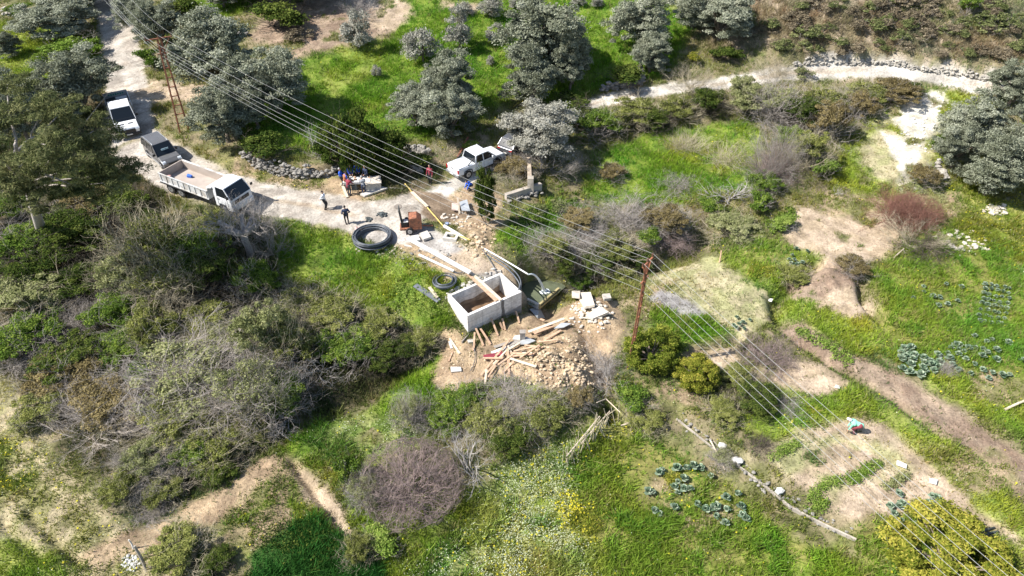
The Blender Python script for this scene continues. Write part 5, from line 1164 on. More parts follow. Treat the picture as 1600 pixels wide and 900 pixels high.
pipe([(633,289),(640,297),(652,312),(664,322),(680,340),(700,361),(735,377)], .06, YEL, 'yellow_hose', 'long yellow hose crossing the junction towards the tank', 'hose')
plank((644,303),(668,326),.26,.05,PLK,'pale boards covering the yellow hose on the wet road','board','cable_cover_board',da=.2,db=.2)
pipe([(694,353,.35),(716,366,.3),(745,384,.15)], .13, WPIPE, 'white_pipe', 'thick white pipe where the yellow hose ends')
pipe([(742,380,.25),(786,405,.0),(826,429,-.25)], .06, WPIPE, 'white_pipe', 'thin white pipe spouting water over the pool')
pipe([(722,374,.1),(757,397,-.1),(790,418,-.25),(806,434,-.3),(812,446,-.5),(808,458,-.75)], .055, BPIPE, 'black_pipe', 'black pipe bending down at the right end of the tank')
pipe([(724,371,.15),(770,400,0),(800,420,-.25),(813,437,-.35),(813,455,-.75)], .05, BPIPE, 'black_pipe', 'second black pipe running beside the white spout')
pipe([(754,392),(765,408),(772,420),(776,430)], .03, BPIPE, 'black_hose', 'thin black hose running down to the rear tank corner', 'hose')
pipe([(706,423),(712,428),(722,428),(724,423)], .03, BPIPE, 'black_hose', 'short black hose loop beside the end of the white channel', 'hose')
pipe([(737,535),(742,552),(742,565),(736,582)], .025, BPIPE, 'black_hose', 'thin dark hose curving over the earth left of the wood pile', 'hose')
# pool, spout of water
WAT = mat('pool_water', (.11,.125,.08), .09, .15, 2)
zw = -2.62
wp = [Vector((*at_z(a, b, zw), zw)) for a, b in ((814,452),(826,436),(845,428),(872,436),(884,448),(866,462),(846,478),(826,476))]
tag(MB().add(wp, [tuple(range(8))]).build('water', WAT), kind='structure')
plank((824,470),(842,479),.16,.5,CONL,'left lip of the concrete pool beside the tank','kerb','pool_kerb',za=zw-.1,zb=zw-.1); plank((842,479),(873,453),.16,.45,mat('mossy_concrete', (.33,.28,.14), .9, .3, 4),'mossy front lip of the concrete pool','kerb','pool_kerb',za=zw-.08,zb=zw-.08)
a = Vector((*at_z(826, 429, -.25), -.25)); b = Vector((*at_z(851, 456, zw), zw)); hz = Vector((b.x-a.x, b.y-a.y, 0))
WJ = mat('white_water', (.72,.76,.76), .2, .1, 12)
jp = [(hz*t+Vector((0, 0, (b.z-a.z)*t*t))) for t in np.linspace(0, 1, 12)]
tag(MB().tube(jp, list(np.linspace(.05,.11,12)), 7).build('water_jet', WJ, loc=a), 'thin arc of water falling from the white pipe into the pool', 'water jet')
m = MB()
for _ in range(26): q = random.random()*6.28; s = random.random()**.5*.42; m.ell((s*math.cos(q), s*math.sin(q)*.7, .02), (random.uniform(.04,.12),)*2+(random.uniform(.03,.08),), 7, 4)
tag(m.build('water_splash', WJ, loc=b), 'white foam where the water hits the pool', 'water splash')
# ------------------------------------------------------------------ rusty machine, manholes, loose sheets
def machine():
    c = G(643,360); r = thing('rusty_compressor', 'rusty old trailer compressor with its hood raised beside the hose coil', 'compressor', c, face(c, G(665,357)))
    MB().box((0,0,.42),(1.7,.95,.12)).bar((.9,0,.4),(1.7,0,.3),.09).build('frame', RUST, r)
    MB().prism([(-.1,.5),(-.1,1.35),(.5,1.45),(.85,1.15),(.85,.5)], -.45, .48).build('housing', RUST, r, bevel=.02)
    MB().box((-.45,.05,.72),(.6,.62,.42), jit=.03).tube([(-.55,-.2,.9),(-.55,-.2,1.25)], .06, 8).tube([(-.3,.15,.85),(-.3,.45,.85)], .16, 10).build('engine', BLK, r, bevel=.02)
    MB().box((-.75,.25,1.35),(.06,.85,1.25), ry=-.1).build('raised_hood', TARP, r)
    MB().box((-.35,-.1,1.0),(.35,.4,.06)).build('fuel_tank', FOAM, r); MB().box((.2,.52,1.05),(.7,.05,.6), rx=-.25).build('side_door', RUST, r)
    for s in (-1, 1): wheel(r, -.1, s*.55, .3, .16)
machine()
slab([(657,368),(662,378),(674,374),(668,364)], .2, CONL, 'broken concrete lump right of the rusty machine', 'slab', 'concrete_slab', .25)
slab([(643,372),(647,380),(657,378),(653,370)], .16, CONC, 'smaller concrete lump at the foot of the rusty machine', 'slab', 'concrete_slab', .2)
def chamber():
    c = G(705,372); a = face(c, G(715,372)); r = thing('concrete_chamber', 'square concrete inspection chamber with open dark hole beside the white pipe', 'manhole', c, a)
    m = MB(); 
    for x, y, w, d in ((0,-.32,1.1,.22),(0,.32,1.1,.22),(-.44,0,.22,.42),(.44,0,.22,.42)): m.box((x,y,.08),(w,d,.3))
    m.build('rim', CONL, r); MB().box((0,0,-.02),(.66,.42,.05)).build('pit', mat('painted_pit_shade', (.03,.025,.02), 1), r)  # shallow near-black sheet: the shade of the open hole is put into its colour
chamber()
c = G(622,323); o = MB().tube([(0,0,.005),(0,0,.03)], [.34,.33], 20).tube([(0,0,.03),(0,0,.036)], .27, 20).build('manhole_cover', mat('iron_cover', (.22,.19,.16), .7), loc=c); tag(o, 'round iron manhole cover in the pale road', 'manhole cover')
slab([(718,322),(722,337),(735,337),(730,318)], .06, SHEET, 'bent zinc sheet on the bank by the junction', 'metal sheet', 'metal_sheet', .4, .1)
slab([(706,322),(706,332),(716,333),(716,322)], .1, mat('pink_slab', (.55,.42,.36), .9), 'pinkish slab beside the zinc sheet on the bank', 'slab', 'stone_slab', .3)
plank((715,309),(718,334),.14,.05,PLK,'white batten standing up beside the zinc sheet on the bank','batten','wooden_batten',za=1.2,zb=.2)
plank((715,247),(732,222),.16,.10,RUST,'rusty steel beam leaning in the scrub behind the pickup','beam','steel_beam',da=.1,db=.5)
plank((534,288),(543,309),.22,.06,PLK,'pale plank on the ground left of the picnic group','plank','wooden_plank')
plank((596,294),(630,296),.1,.1,WOODG,'grey pole lying in the shade by the picnic','pole','wooden_pole')
rocks('blue_bag', 4, (698,350), (2,1.5), (.12,.2), mat('pale_blue_bag', (.3,.38,.6), .6), 'small pale blue bag beside the yellow hose', 'bag')
rocks('white_litter', 5, (510,276), (6,2), (.05,.12), FOAM, 'white litter on the verge left of the picnic', 'litter')
# ------------------------------------------------------------------ picnic table, chairs, block
def picnic():
    c = G(560,292); a = 0.05; r = thing('picnic_table', 'table under a white cloth laden with food and dishes in the tree shade', 'table', c, a)
    MB().box((0,0,.75),(2.3,.95,.05)).box((0,-.49,.66),(2.3,.02,.2)).build('table_top', FOAM, r, bevel=.01)
    for x in (-1, 1):
        for y in (-.38, .38): MB().box((x,y,.36),(.06,.06,.72)).build('leg', WOODG, r)
    rd = random.Random(2); grp = 'dishes on the picnic table'
    for i in range(12):
        x, y = rd.uniform(-1,1), rd.uniform(-.35,.35); rr = rd.uniform(.09,.15); q = Matrix.Rotation(a, 3, 'Z') @ Vector((x, y, .78))
        o = MB().tube([(0,0,0),(0,0,.03),(0,0,.05)], [rr*.6,rr,rr*.85], 12).build('dish', [FOAM, mat('food%d' % i, (.42,.22,.08), .7) if i % 3 == 1 else SHEET, WOOD][i % 3], loc=c+q); tag(o, 'small dish of food on the white picnic table', 'dish', grp)
    b = G(583,293); bm = MB().box((0,0,.35),(1.35,1.1,.7), jit=.03); bm.box((0,0,.72),(1.5,1.25,.08)); o = bm.build('stone_bench', STONEP, loc=b, rz=.2); tag(o, 'square pale stone block right of the picnic table', 'stone block')
    slab([(563,306),(570,309),(606,297),(592,292)], .15, CONL, 'low pale concrete kerb in front of the stone block', 'kerb', 'concrete_kerb', .2)
    for px, py, l in ((556,302,'blue'),(549,283,'x')):
        pass
    g = G(556,302); ch = thing('plastic_chair', 'dark chair pulled up at the near side of the picnic table', 'chair', g, 1.57)
    MB().box((0,0,.44),(.45,.45,.04)).build('seat', TARP, ch); MB().box((-.22,0,.68),(.04,.45,.45)).build('backrest', TARP, ch)
    for x in (-.2,.2):
        for y in (-.2,.2): MB().box((x,y,.21),(.04,.04,.42)).build('leg', TARP, ch)
picnic()
# ------------------------------------------------------------------ dry stone walls, ruin, channel
def stone_wall(pts, h, th, m, label, n, name='dry_stone_wall', size=.26):
    P_ = [G(*p) for p in pts]; L = [(P_[i+1]-P_[i]).length for i in range(len(P_)-1)]; T_ = sum(L); mb = MB(); c = P_[0]
    for _ in range(n):
        t = random.random()*T_; i = 0
        while i < len(L)-1 and t > L[i]: t -= L[i]; i += 1
        d = (P_[i+1]-P_[i]).normalized(); p = P_[i]+d*t; s = Vector((-d.y, d.x, 0))*random.uniform(-.5,.5)*th; z = random.random()*h*random.uniform(.7, 1)
        q = p+s; g = gz(q.x, q.y) if abs(q.x) < 200 else p.z; r_0 = size*random.uniform(.5, 1.2)
        mb.rock(Vector((q.x, q.y, g+z))-c, (r_0, r_0*random.uniform(.6,1), r_0*random.uniform(.5,.8)), .28, random.random()*3)
    return tag(mb.build(name, m, loc=c), label, 'stone wall', kind='stuff' if name == 'loose_stones' else None)
stone_wall([(1238,103),(1262,96),(1310,95),(1380,98),(1440,107),(1500,116),(1545,124)], .38, .35, STONE, 'long dry stone wall along the upper side of the track', 330, size=.18)
stone_wall([(378,246),(400,258),(435,270),(470,277),(505,276),(530,270)], .7, .4, STONED, 'dry stone wall along the verge above the road', 300, size=.19)
stone_wall([(8,22),(30,24),(52,24)], .9, .5, STONE, 'dry stone wall at the top left under an olive', 90)
stone_wall([(940,142),(965,138),(1002,132),(998,112)], .8, .6, STONED, 'rough stone terrace wall at the start of the upper track', 170)
stone_wall([(634,236),(650,238),(668,244)], .7, .5, STONED, 'short tumbled wall behind the yellow hose end', 80)
stone_wall([(590,256),(630,258),(660,272)], .8, .5, STONED, 'shaded stone wall behind the picnic', 90)
stone_wall([(1465,250),(1470,270),(1476,285)], .5, .4, STONE, 'short stone bank below the right olive', 50)
stone_wall([(265,50),(330,62),(390,55)], .6, .5, STONED, 'dark terrace wall across the shaded slope at the top', 120)
RUINM = mat('weathered_plaster', (.44,.39,.33), .95, .25, 3, .3, c2=(.25,.22,.18), sc2=1.5)
def ruin():
    a = G(790,312); b = G(845,300); c = G(826,268); r = thing('ruined_wall', 'corner of a roofless ruin, low plastered walls with brambles inside', 'ruin', a)
    d1 = b-a; k = Vector((d1.x*.62, d1.y*.62, 0)); m = MB()
    m.bar((0,0,.2),(d1.x,d1.y,.2),.4,.7).build('low_wall', RUINM, r, bevel=.03)
    e = c-a; m = MB(); m.bar((d1.x*.68,d1.y*.68,.5),(e.x,e.y+.4,.5),.35,1.3).build('side_wall', mat('ochre_plaster', (.46,.38,.29), .95, .25, 2, .2, c2=(.33,.26,.2)), r, bevel=.03)
    MB().box((d1.x*.70,d1.y*.70,.75),(.45,.45,1.3),jit=.06).build('corner_pier', RUINM, r)
    rm = MB()
    for _ in range(60): t = random.random(); rm.rock((d1.x*t+random.uniform(-.3,.3), d1.y*t-.35+random.uniform(-.25,.25), random.uniform(-.2,.1)), (.16,.14,.1), .3)
    rm.build('fallen_stone', STONED, r)
ruin()
def channel():
    px = [(1060,652),(1085,672),(1120,700),(1160,728),(1200,758),(1240,790),(1290,815),(1340,838)]
    P_ = [G(*p) for p in px]; r = thing('irrigation_channel', 'narrow concrete irrigation channel running down between the two fields', 'channel', P_[0])
    for s, nm in ((-1, 'near_side'), (1, 'far_side')):
        m = MB()
        for p, q in zip(P_[:-1], P_[1:]):
            d = (q-p).normalized(); o = Vector((-d.y, d.x, 0))*.2*s; m.bar(p-P_[0]+o-Vector((0,0,.08)), q-P_[0]+o-Vector((0,0,.08)), .10, .30)
        m.build('channel_wall', RUINM, r)
    rocks('channel_stones', 70, (1190,752), (1,1), (.05,.1), STONEP, 'x') if False else None
channel()
stone_wall([(1060,655),(1120,705),(1200,765),(1340,845)], .25, .6, STONED, 'line of loose stones beside the irrigation channel', 90, 'loose_stones', .12)
for i, (px, py) in enumerate(((1128,699),(1148,722),(1154,724),(1217,771))):
    o = MB().rock((0,0,.15),(.26,.22,.18),.2).build('white_stone', FOAM, loc=G(px, py, .1)); tag(o, ['white stone on the channel, highest of four','second white stone on the channel','third white stone, touching the second on the channel','white stone on the channel, lowest of four'][i], 'stone')
# ------------------------------------------------------------------ power line
def lattice_pole(bpx, tpx, label, arm, arm_l, half, lowg=.04, lw=.12):
    b = G(*bpx); lo, hi = 4, 16
    for _ in range(40):
        h = (lo+hi)/2; y = proj(b.x, b.y, b.z+h)[1]
        if y > tpx[1]: lo = h
        else: hi = h
    q = at_z(*tpx, b.z+h); T_ = Vector((q[0]-b.x, q[1]-b.y, h))
    r = thing('power_pole', label, 'power pole', b)
    side = (Vector((arm[0], arm[1], 0))).normalized()
    legs = []
    for s in (-1, 1):
        f0 = side*s*half; f1 = T_+side*s*.12; legs.append((f0, f1)); MB().bar(f0-Vector((0,0,.3)), f1, lw, lw*.85).build('leg', RUST, r)
    n = int(h/.85)
    for k in range(1, n): t = k/n; MB().bar(legs[0][0].lerp(legs[0][1], t), legs[1][0].lerp(legs[1][1], t), .09, .07).build('rung', RUST, r)
    att = []
    ins = mat('brown_insulator', (.10,.05,.035), .3) if 'brown_insulator' not in bpy.data.materials else bpy.data.materials['brown_insulator']
    a1 = MB().bar(T_-side*arm_l, T_+side*arm_l, .09, .09).build('crossarm', RUST, r); MB().bar(T_+side*arm_l*.8, T_-Vector((0,0,1.3)), .05).bar(T_-side*arm_l*.8, T_-Vector((0,0,1.3)), .05).build('brace', RUST, a1)
    a2p = T_*.85; a2 = MB().bar(a2p-side*.45, a2p+side*.45, .08, .08).build('crossarm', RUST, r)
    for P0, d, an in [(T_, k*arm_l*.95, a1) for k in (-1, 0, 1)]+[(T_*(.86-lowg*k), 0, a2) for k in range(3)]:
        if 1:
            p = P0+side*d; MB().tube([p, p+Vector((0,0,.12)), p+Vector((0,0,.15)), p+Vector((0,0,.3))], [.03,.03,.085,.05], 8).build('insulator', ins, an); att.append(b+p+Vector((0,0,.28)))
    return att
w1 = lattice_pole((288,205), (248,60), 'rusty lattice power pole beside the vans at the road bend', (1,.55), 1.1, .42)
w2 = lattice_pole((983,572), (1012,410), 'rusty lattice power pole behind the green citrus tree', (.6,.8), .62, .2, .07, .09)
def far(px, py, z): x, y = at_z(px, py, z); return Vector((x, y, z))
d01 = far(128,-60,15)-far(233,62,12)
e23 = Vector((24, -40, -.5))
WM = mat('aluminium_wire', (.32,.32,.31), .5, .05, 3)
nmz = ['upper power wire, nearest of three to the road','upper power wire, middle of three','upper power wire, farthest of three from the road','lower power wire, nearest of three to the road','lower power wire, middle of three','lower power wire, farthest of three from the road']
OFF0 = Vector((0, 0, 0))
for i in range(6):
    a = w1[i]; b = w2[i]; st = a+Vector((d01.x, d01.y, 1.5)); en = b+e23; pts = []
    for p, q, sg in ((st, a, .5), (a, b, 1.0), (b, en, .9)):
        for k in range(16): t = k/16; v = p.lerp(q, t); v.z -= sg*4*t*(1-t); pts.append(v)
    pts.append(en); o = MB().tube([v-pts[0] for v in pts], .010, 5).build('power_wire', WM, loc=pts[0]); tag(o, nmz[i], 'power wire', 'wires strung between the rusty poles')
# ------------------------------------------------------------------ cabbages and garden things
cab = []
for s in range(3):
    rr = np.random.default_rng(300+s); V = []; 
    for k in range(16):
        a = k*2.4; L = .34-.012*k; el = .25+.07*k; w = .15
        d = np.array([math.cos(a)*math.cos(el), math.sin(a)*math.cos(el), math.sin(el)]); sd_ = np.array([-math.sin(a), math.cos(a), 0]); b0 = np.array([0, 0, .05+.012*k])
        p1 = b0+d*L*.5; p2 = b0+d*L+np.array([0, 0, .03]); dp_ = np.array([0, 0, .04])
        V += [b0-sd_*.03, b0+sd_*.03, p1+sd_*w+dp_, p1-sd_*w+dp_, p1-sd_*w+dp_, p1+sd_*w+dp_, p2+sd_*w*.5, p2-sd_*w*.5]
    cab.append(np_mesh('cabbage', V, quads(V), {'tint': np.repeat(rr.random(32), 4)}))
rc = random.Random(12)
def cabbage(px, py, s, label, grp):
    o = link('cabbage_plant', cab[rc.randrange(3)], LM['cab']); o.location = G(px, py, .08); o.rotation_euler = (rc.uniform(-.2,.2), rc.uniform(-.2,.2), rc.random()*6.28); s *= .62 if s > .78 else 1; o.scale = (s, s, s); tag(o, label, 'cabbage', grp)
for i in range(5):
    for j in range(8): cabbage(1538+i*9.5-j*1.4+rc.uniform(-2,2), 446+j*8+i*1.5+rc.uniform(-1.5,1.5), rc.uniform(.5,.75), 'cabbage in the straight rows at the right edge of the field', 'cabbages in rows')
def patch(n, cx, cy, rx, ry, label, grp, s=(.8,1.3)):
    rx *= 1.12; ry *= 1.12
    pts = []
    for _ in range(n*40):
        if len(pts) >= n: break
        x, y = cx+rc.uniform(-rx,rx), cy+rc.uniform(-ry,ry)
        if ((x-cx)/rx)**2+((y-cy)/ry)**2 < 1 and all(abs(x-a)+abs(y-b)*1.2 > 8 for a, b in pts): pts.append((x, y))
    for x, y in pts: cabbage(x, y, rc.uniform(*s), label, grp)
patch(22,1432,566,32,22,'large cabbage in the dense clump left of the stalk bundle','cabbages in the dense clump',(1.4,2.0))
patch(30,1540,560,56,32,'cabbage on the bare soil patch at the right edge','cabbages on the soil patch',(1,1.6))
patch(22,1078,775,60,46,'blue green cabbage scattered in the lower meadow','cabbages in the meadow',(1,1.8))
patch(8,1145,800,26,30,'blue green cabbage at the right of the meadow group','cabbages in the meadow right',(1,1.6))
patch(18,1425,795,42,26,'cabbage in the bed above the large yellow tree','cabbages above the yellow tree',(1,1.5))
patch(6,1390,845,16,18,'cabbage left of the large yellow tree','cabbages left of the yellow tree',(1,1.4))
patch(7,1150,505,22,12,'cabbage under the wires right of the central pole','cabbages under the wires')
patch(8,1250,405,24,14,'cabbage in the small green plot','cabbages in the green plot')
patch(10,1460,460,40,20,'small cabbage in the big green field','cabbages in the green field')
# leafy rows in the garden
def weeds(n, cx, cy, rx, ry, ang, label, m=LM['bright'], sz=.12, h=.3, name='leafy_row', cat='plants'):
    r = np.random.default_rng(int(cx)); ca, sa = math.cos(ang), math.sin(ang); cs = []
    for _ in range(n):
        u, v = r.uniform(-1, 1), r.normal(0, .45); g = G(cx+u*rx*ca-v*ry*sa, cy+u*rx*sa+v*ry*ca); cs.append((g.x, g.y, g.z+h*.35))
    cs = np.array(cs); V, T = leaf_cloud(r, cs, np.full(n, h*.8), 14, sz, sz*.45, .8, 0, .5); o0 = cs.mean(0)
    o = link(name, np_mesh(name, V-o0, quads(V), {'tint': T}), m); o.location = o0; return tag(o, label, cat, kind=None)
weeds(120,1350,738,28,9,-.55,'low row of green beans on the garden soil, the fullest row'); weeds(70,1290,760,30,8,-.55,'row of green vegetables below the fullest one'); weeds(70,1225,705,28,8,-.5,'faint row of seedlings at the upper left of the garden'); weeds(60,1400,752,22,7,-.5,'short row of pale vegetables near the white sheet',LM['paleg'])
weeds(60,1275,790,16,14,0,'patch of leafy vegetables at the channel end of the garden'); weeds(90,1052,752,14,12,0,'patch of bright yellow blossoms in the lower meadow',LM['yellow'],.1); weeds(160,915,815,26,34,.6,'patch of yellow flowering weeds beside the daisies',LM['yellow'],.10,.25)
weeds(160,850,335,56,20,-.4,'broad leaved green weeds right of the ruin',LM['green'],.22); weeds(120,1220,345,24,12,-.6,'broad leaved plants at the edge of the bare patch',LM['green'],.2); weeds(100,1290,540,50,10,.5,'strip of leafy weeds above the brown dirt strip',LM['bright'],.15)
weeds(90,1190,425,20,12,0,'yellow green mustard plants in the small green plot',LM['yellow'],.12); weeds(150,650,470,40,26,.4,'leafy weeds high on the slope beside the tank',LM['bright'],.14); weeds(120,740,612,70,10,-.3,'fringe of green weeds before the wood pile',LM['green'],.14)
weeds(110,1440,300,40,20,.3,'low weeds beside the white clearing',LM['paleg'],.12); weeds(200,490,850,90,34,.2,'tall dark green crop plants at the bottom edge',LM['dark'],.12,.45,'crop_patch','crop')
for p, s, l in (((1408,728),(.55,.36),'white sheet lying on the garden path, larger one'),((1457,754),(.4,.36),'white sack at the end of the garden, smaller one'),((1308,606),(.3,.2),'small white paper on the bare garden soil'),((1203,470),(.3,.25),'white bag at the edge of the green plot')):
    o = MB().box((0,0,.06),(s[0],s[1],.10),jit=.04).build('white_sack', FOAM, bevel=.02, loc=G(*p,.05), rz=-.5); tag(o, l, 'sack')
def stick(a, b, r, m, label, cat='pole', name='wooden_pole', za=0, zb=0, grp=None):
    p = G(*a, za); q = G(*b, zb); return tag(MB().tube([(0,0,0), (q-p)*.5+Vector((.03,.02,.03)), q-p], [r, r*.9, r*.7], 6).build(name, m, loc=p), label, cat, grp)
stick((228,890),(228,880),.09,WOODG,'wooden fence post at the bottom edge left of the crop','post','wooden_post',-.2,1.7)
stick((209,858),(209,855),.05,FOAM,'short white post in the scrub at the bottom left','post','white_post',0,.7); stick((268,828),(304,864),.05,CHR,'thin metal bar lying on the ground by the posts','bar','metal_bar',.1,.1)
rocks('white_rubble', 14, (277,850), (8,6), (.08,.2), FOAM, 'white rubble beside the thin metal bar', 'rubble'); rocks('white_rubble', 60, (205,880), (14,14), (.05,.13), FOAM, 'white plastic scraps at the bottom left edge', 'litter')
stick((1518,838),(1552,826),.06,TARP,'dark pole lying right of the large yellow tree, upper one','pole','fallen_pole',.1,.15); stick((1530,840),(1558,832),.06,TARP,'dark pole lying right of the large yellow tree, lower one','pole','fallen_pole',.12,.15)
stick((1395,405),(1408,398),.05,PLK,'pale stick in the green field below the reddish bush','stick','dry_stick',.1,.6); stick((1124,410),(1124,404),.06,WOOD,'short wooden stake by the green plot','stake','wooden_stake',0,.8)
stick((1108,692),(1132,736),.05,PLK,'thin pale cane leaning across the channel bank','cane','dry_cane',.3,.1); stick((970,668),(997,660),.05,PLK,'pale cane lying right of the trellis','cane','dry_cane',.2,.2)
stick((1568,642),(1600,630),.08,PLK,'dead branch lying in the grass at the right edge','branch','dead_branch',.1,.3)
stick((42,608),(60,640),.04,WOODG,'thin stick on the cloddy field','stick','dry_stick',.1,.1)
stick((133,200),(178,170),.05,PLK,'long thin bent branch reaching towards the flatbed van','branch','dead_branch',.4,1.6)
# trellis of canes
def trellis():
    r0 = G(925,700); r = thing('bean_trellis', 'collapsing trellis of dry canes running across the lower meadow', 'trellis', r0); rd = random.Random(6)
    line = [(884,730),(900,712),(915,698),(930,684),(945,668),(958,655)]
    for i in range(46):
        k = rd.random()*(len(line)-1.001); j = int(k); t = k-j; px = line[j][0]*(1-t)+line[j+1][0]*t; py = line[j][1]*(1-t)+line[j+1][1]*t
        a = G(px+rd.uniform(-12,12), py+rd.uniform(-7,7)); b = G(px+rd.uniform(-9,9), py+rd.uniform(-5,5), rd.uniform(.9,1.9))
        MB().tube([a-r0, b-r0], [.03,.018], 5).build('cane', TM['tan'], r)
    for (a, b) in (((884,732),(934,672)),((906,712),(950,662)),((944,644),(966,664)),((930,650),(944,644))):
        p = G(*a, 1.3); q = G(*b, 1.3); MB().tube([p-r0, q-r0], [.035,.03], 5).build('rail', PLK, r)
trellis()
# ------------------------------------------------------------------ people
SK = mat('skin', (.48,.29,.20), .6, .05, 5); HAIRD = mat('dark_hair', (.03,.022,.018), .7, .2, 9); HAIRG = mat('grey_hair', (.42,.41,.40), .7, .2, 9)
def cloth(n, c): return mat(n, c, .85, .12, 6)
def ik(a, b, l1, l2, hint):
    d = b-a; L = min(d.length, (l1+l2)*.999); d = d.normalized(); x = (l1*l1-l2*l2+L*L)/(2*L); h = math.sqrt(max(l1*l1-x*x, 0))
    n = (hint-d*hint.dot(d)); n = n.normalized() if n.length > 1e-4 else d.orthogonal().normalized()
    return a+d*x+n*h, a+d*L
def fuse(m, name, mt, root, vox):
    o = m.build(name, mt, root); r = o.modifiers.new('fuse', 'REMESH'); r.mode = 'VOXEL'; r.voxel_size = vox; r.use_smooth_shade = True
    s = o.modifiers.new('relax', 'SMOOTH'); s.factor = .5; s.iterations = 2; return o
def person(px, py, to, label, top, bot, hair=HAIRD, lean=0., hipz=.93, hands=((.12,.28,.80),(.12,-.28,.80)), feet=((.02,.10,0),(-.02,-.10,0)), hd=0., sc=1., vest=None, seatx=0., cover=None, dz=0):
    V = Vector; loc = G(px, py, dz); root = thing('person', label, 'person', loc, face(loc, G(*to))); root.scale = (sc, sc, sc)
    hip = V((seatx, 0, hipz)); ca, sa = math.cos(lean), math.sin(lean)
    def tp(x, y, z): return hip+V((x*ca+z*sa, y, z*ca-x*sa))
    ch = tp(0, 0, .40); nk = tp(0, 0, .54); hc = nk+V((math.sin(lean*.7+hd)*.17, 0, math.cos(lean*.7+hd)*.17)); fx = V((math.cos(lean*.7+hd), 0, -math.sin(lean*.7+hd)))
    upv = (hc-nk).normalized()
    b = MB(); c1 = MB(); c2 = MB()
    b.cap(tp(0,0,0), tp(0,0,.22), .13, .115, 14).cap(tp(0,-.07,.34), tp(0,.07,.34), .12, .12, 14).cap(nk-upv*.08, hc-upv*.03, .058, .052)
    rot = Matrix((fx, V((0, 1, 0)), upv)).transposed()
    b.ell(hc+upv*.02, (.095,.076,.118), 14, 10, rot); b.ell(hc+fx*.10-upv*.005, (.022,.014,.026), 8, 6, rot); b.ell(hc+fx*.055-upv*.07, (.045,.04,.035), 8, 6, rot)
    for s in (-1, 1): b.ell(hc+V((0, s*.079, 0)), (.022,.012,.034), 8, 6, rot)
    c1.cap(tp(0,0,-.02), tp(0,0,.24), .155, .14, 14).cap(tp(0,-.10,.36), tp(0,.10,.36), .14, .14, 14).cap(tp(0,-.05,.47), tp(0,.05,.47), .075, .075)
    c2.cap(tp(0,-.05,.02), tp(0,.05,.02), .15, .15, 14)
    for s, hnd, ft in ((1, hands[0], feet[0]), (-1, hands[1], feet[1])):
        sh = tp(0, s*.19, .44); ht = V(hnd); el, wr = ik(sh, ht, .29, .26, V((-.6, s*.5, -.3)))
        b.cap(sh, el, .052, .042).cap(el, wr, .040, .027); c1.cap(sh, el, .075, .058).cap(el, el.lerp(wr, .88), .056, .044)
        d = (wr-el).normalized(); side = V((0, 0, 1)).cross(d) if abs(d.z) < .9 else V((1, 0, 0)); side = side.normalized(); pm = wr+d*.05; nrm_ = d.cross(side)
        b.cap(wr, wr+d*.08, .03, .036)
        for k, (o, L) in enumerate(((-.028,.066),(-.010,.076),(.010,.070),(.028,.055))):
            f0 = wr+d*.085+side*o; f1 = f0+d*L*.55-nrm_*.008*s; f2 = f1+d*L*.4-nrm_*.022*s; b.cap(f0, f1, .0095, .009, 6).cap(f1, f2, .009, .0078, 6)
        t0 = wr+d*.03+side*.03*s; t1 = t0+d*.035+side*.032*s; b.cap(t0, t1, .012, .010, 6).cap(t1, t1+d*.03, .010, .009, 6)
        hp = hip+V((0, s*.095, -.02)); fo = V((ft[0], ft[1], .09)); kn, an = ik(hp, fo, .44, .43, V((1, s*.12, .1)))
        b.cap(hp, kn, .085, .055).cap(kn, an, .052, .036); c2.cap(hp, kn, .105, .072, 12).cap(kn, kn.lerp(an, .92), .070, .052, 12)
        b.cap(an-V((.03,0,.035)), an+V((.15,0,-.05)), .038, .03)
        MB().cap(an-V((.04,0,.045)), an+V((.17,0,-.052)), .05, .04, 10).build('shoe', BLK, root, smooth=True)
        MB().ell(hc+fx*.083+V((0, s*.03, 0))+upv*.022, (.012,.014,.009), 6, 4, rot).build('eye', BLK, root)
    fuse(b, 'body', SK, root, .0085)
    fuse(c1, 'shirt', top, root, .02); fuse(c2, 'trousers', bot, root, .02)
    if vest:
        v = MB().cap(tp(-.01,0,.0), tp(-.01,0,.26), .172, .158, 14).cap(tp(-.01,-.08,.36), tp(-.01,.08,.36), .158, .158, 14); fuse(v, 'vest', vest, root, .02)
    h = MB(); h.ell(hc+upv*.045-fx*.018, (.098,.084,.105), 12, 8, rot)
    if cover: h.ell(hc-fx*.05-upv*.05, (.10,.10,.12), 10, 8, rot)
    h.build('headscarf' if cover else 'hair', cover or hair, root, smooth=True)
    return root
cw = cloth('white_shirt', (.75,.76,.80)); cblk = cloth('black_cloth', (.025,.025,.03)); cnav = cloth('navy_cloth', (.03,.045,.09)); cblu = cloth('blue_jacket', (.02,.10,.55)); cdb = cloth('deep_blue_jacket', (.012,.05,.32)); cmar = cloth('maroon_cloth', (.26,.03,.05))
cgr = cloth('grey_shirt', (.34,.35,.37)); cjn = cloth('dark_trousers', (.05,.055,.065)); cor = cloth('orange_cloth', (.40,.15,.07)); ctl = cloth('teal_top', (.25,.62,.45)); clv = cloth('lavender_scarf', (.62,.56,.66)); cpk = cloth('pale_pink_shirt', (.55,.42,.38)); crw = cloth('dusky_red_trousers', (.24,.045,.06))
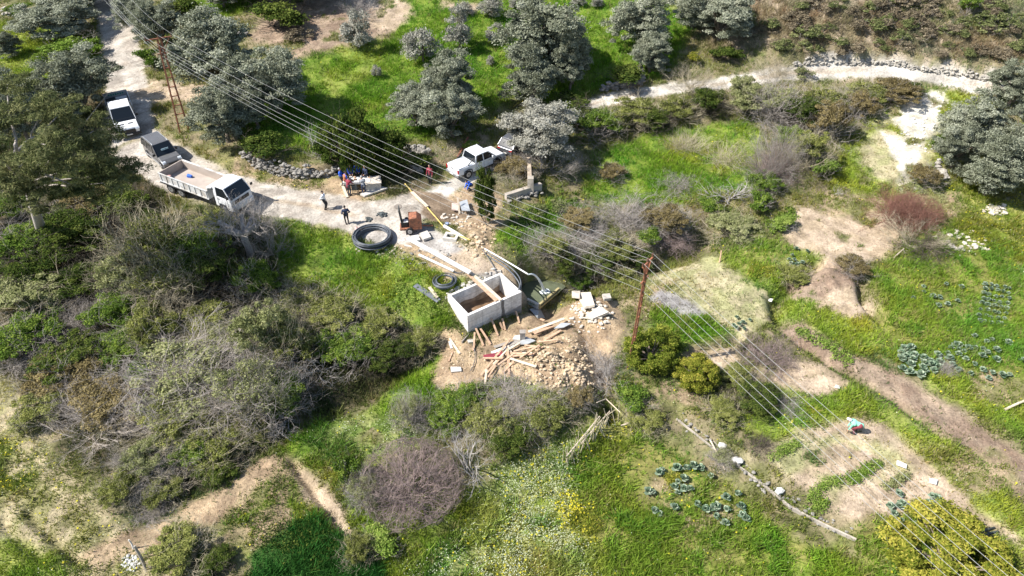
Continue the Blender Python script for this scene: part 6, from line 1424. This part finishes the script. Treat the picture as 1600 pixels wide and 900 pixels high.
person(509,327,(545,329),'standing person in white shirt and black trousers on the road, hands behind the back',cw,cblk,hands=((-.14,.06,.93),(-.14,-.06,.93)))
person(543,350,(535,330),'standing person in dark navy jacket with hands on hips at the road edge, back turned',cnav,cblk,hands=((.05,.20,1.0),(.05,-.20,1.0)))
person(535,291,(565,290),'person in bright blue jacket standing at the left of the picnic group',cblu,cjn,hands=((.32,.10,1.12),(.34,-.08,1.12)),hair=HAIRG)
person(546,305,(562,290),'person in maroon top and grey trousers reaching over the picnic table',cmar,cjn,lean=.35,hands=((.55,.15,1.0),(.5,-.15,.95)))
person(542,296,(562,288),'person in orange vest over blue sleeves behind the one in maroon',cblu,cblk,lean=.15,vest=cor,hands=((.35,.15,1.0),(.35,-.15,1.0)))
person(570,304,(560,290),'grey haired person in grey shirt and navy trousers bending to the picnic table',cgr,cnav,HAIRG,lean=.3,hands=((.5,.15,1.0),(.45,-.15,.98)))
person(550,284,(556,300),'person in deep blue jacket behind the picnic table, left one',cdb,cjn,hair=HAIRD,lean=.2,hands=((.35,.12,.95),(.35,-.12,.95)))
person(561,281,(560,300),'person in bright blue jacket behind the picnic table, middle one',cblu,cjn,hair=HAIRD,lean=.2,hands=((.35,.14,.95),(.35,-.14,.95)))
person(574,286,(560,296),'person in dark navy jacket at the right end of the picnic table',cnav,cblk,hair=HAIRD,lean=.1,hands=((.3,.12,1.0),(.3,-.12,1.0)))
person(673,286,(660,300),'person in dark red top standing in deep tree shade near the yellow hose',cmar,cblk,hands=((.12,.26,.85),(.12,-.26,.85)))
person(735,296,(725,300),'person in blue crouching on the bank below the white pickup',cblu,cnav,hipz=.42,lean=.8,hands=((.6,.15,.12),(.6,-.12,.12)),feet=((.12,.14,0),(.02,-.14,0)),seatx=-.12)
person(1336,676,(1322,672),'gardener in teal top and dusky red trousers bending low over the garden',ctl,crw,hipz=.72,lean=1.45,hands=((.42,.14,.10),(.50,-.10,.08)),feet=((.05,.15,0),(-.02,-.15,0)),cover=clv,seatx=-.1,sc=1.05)
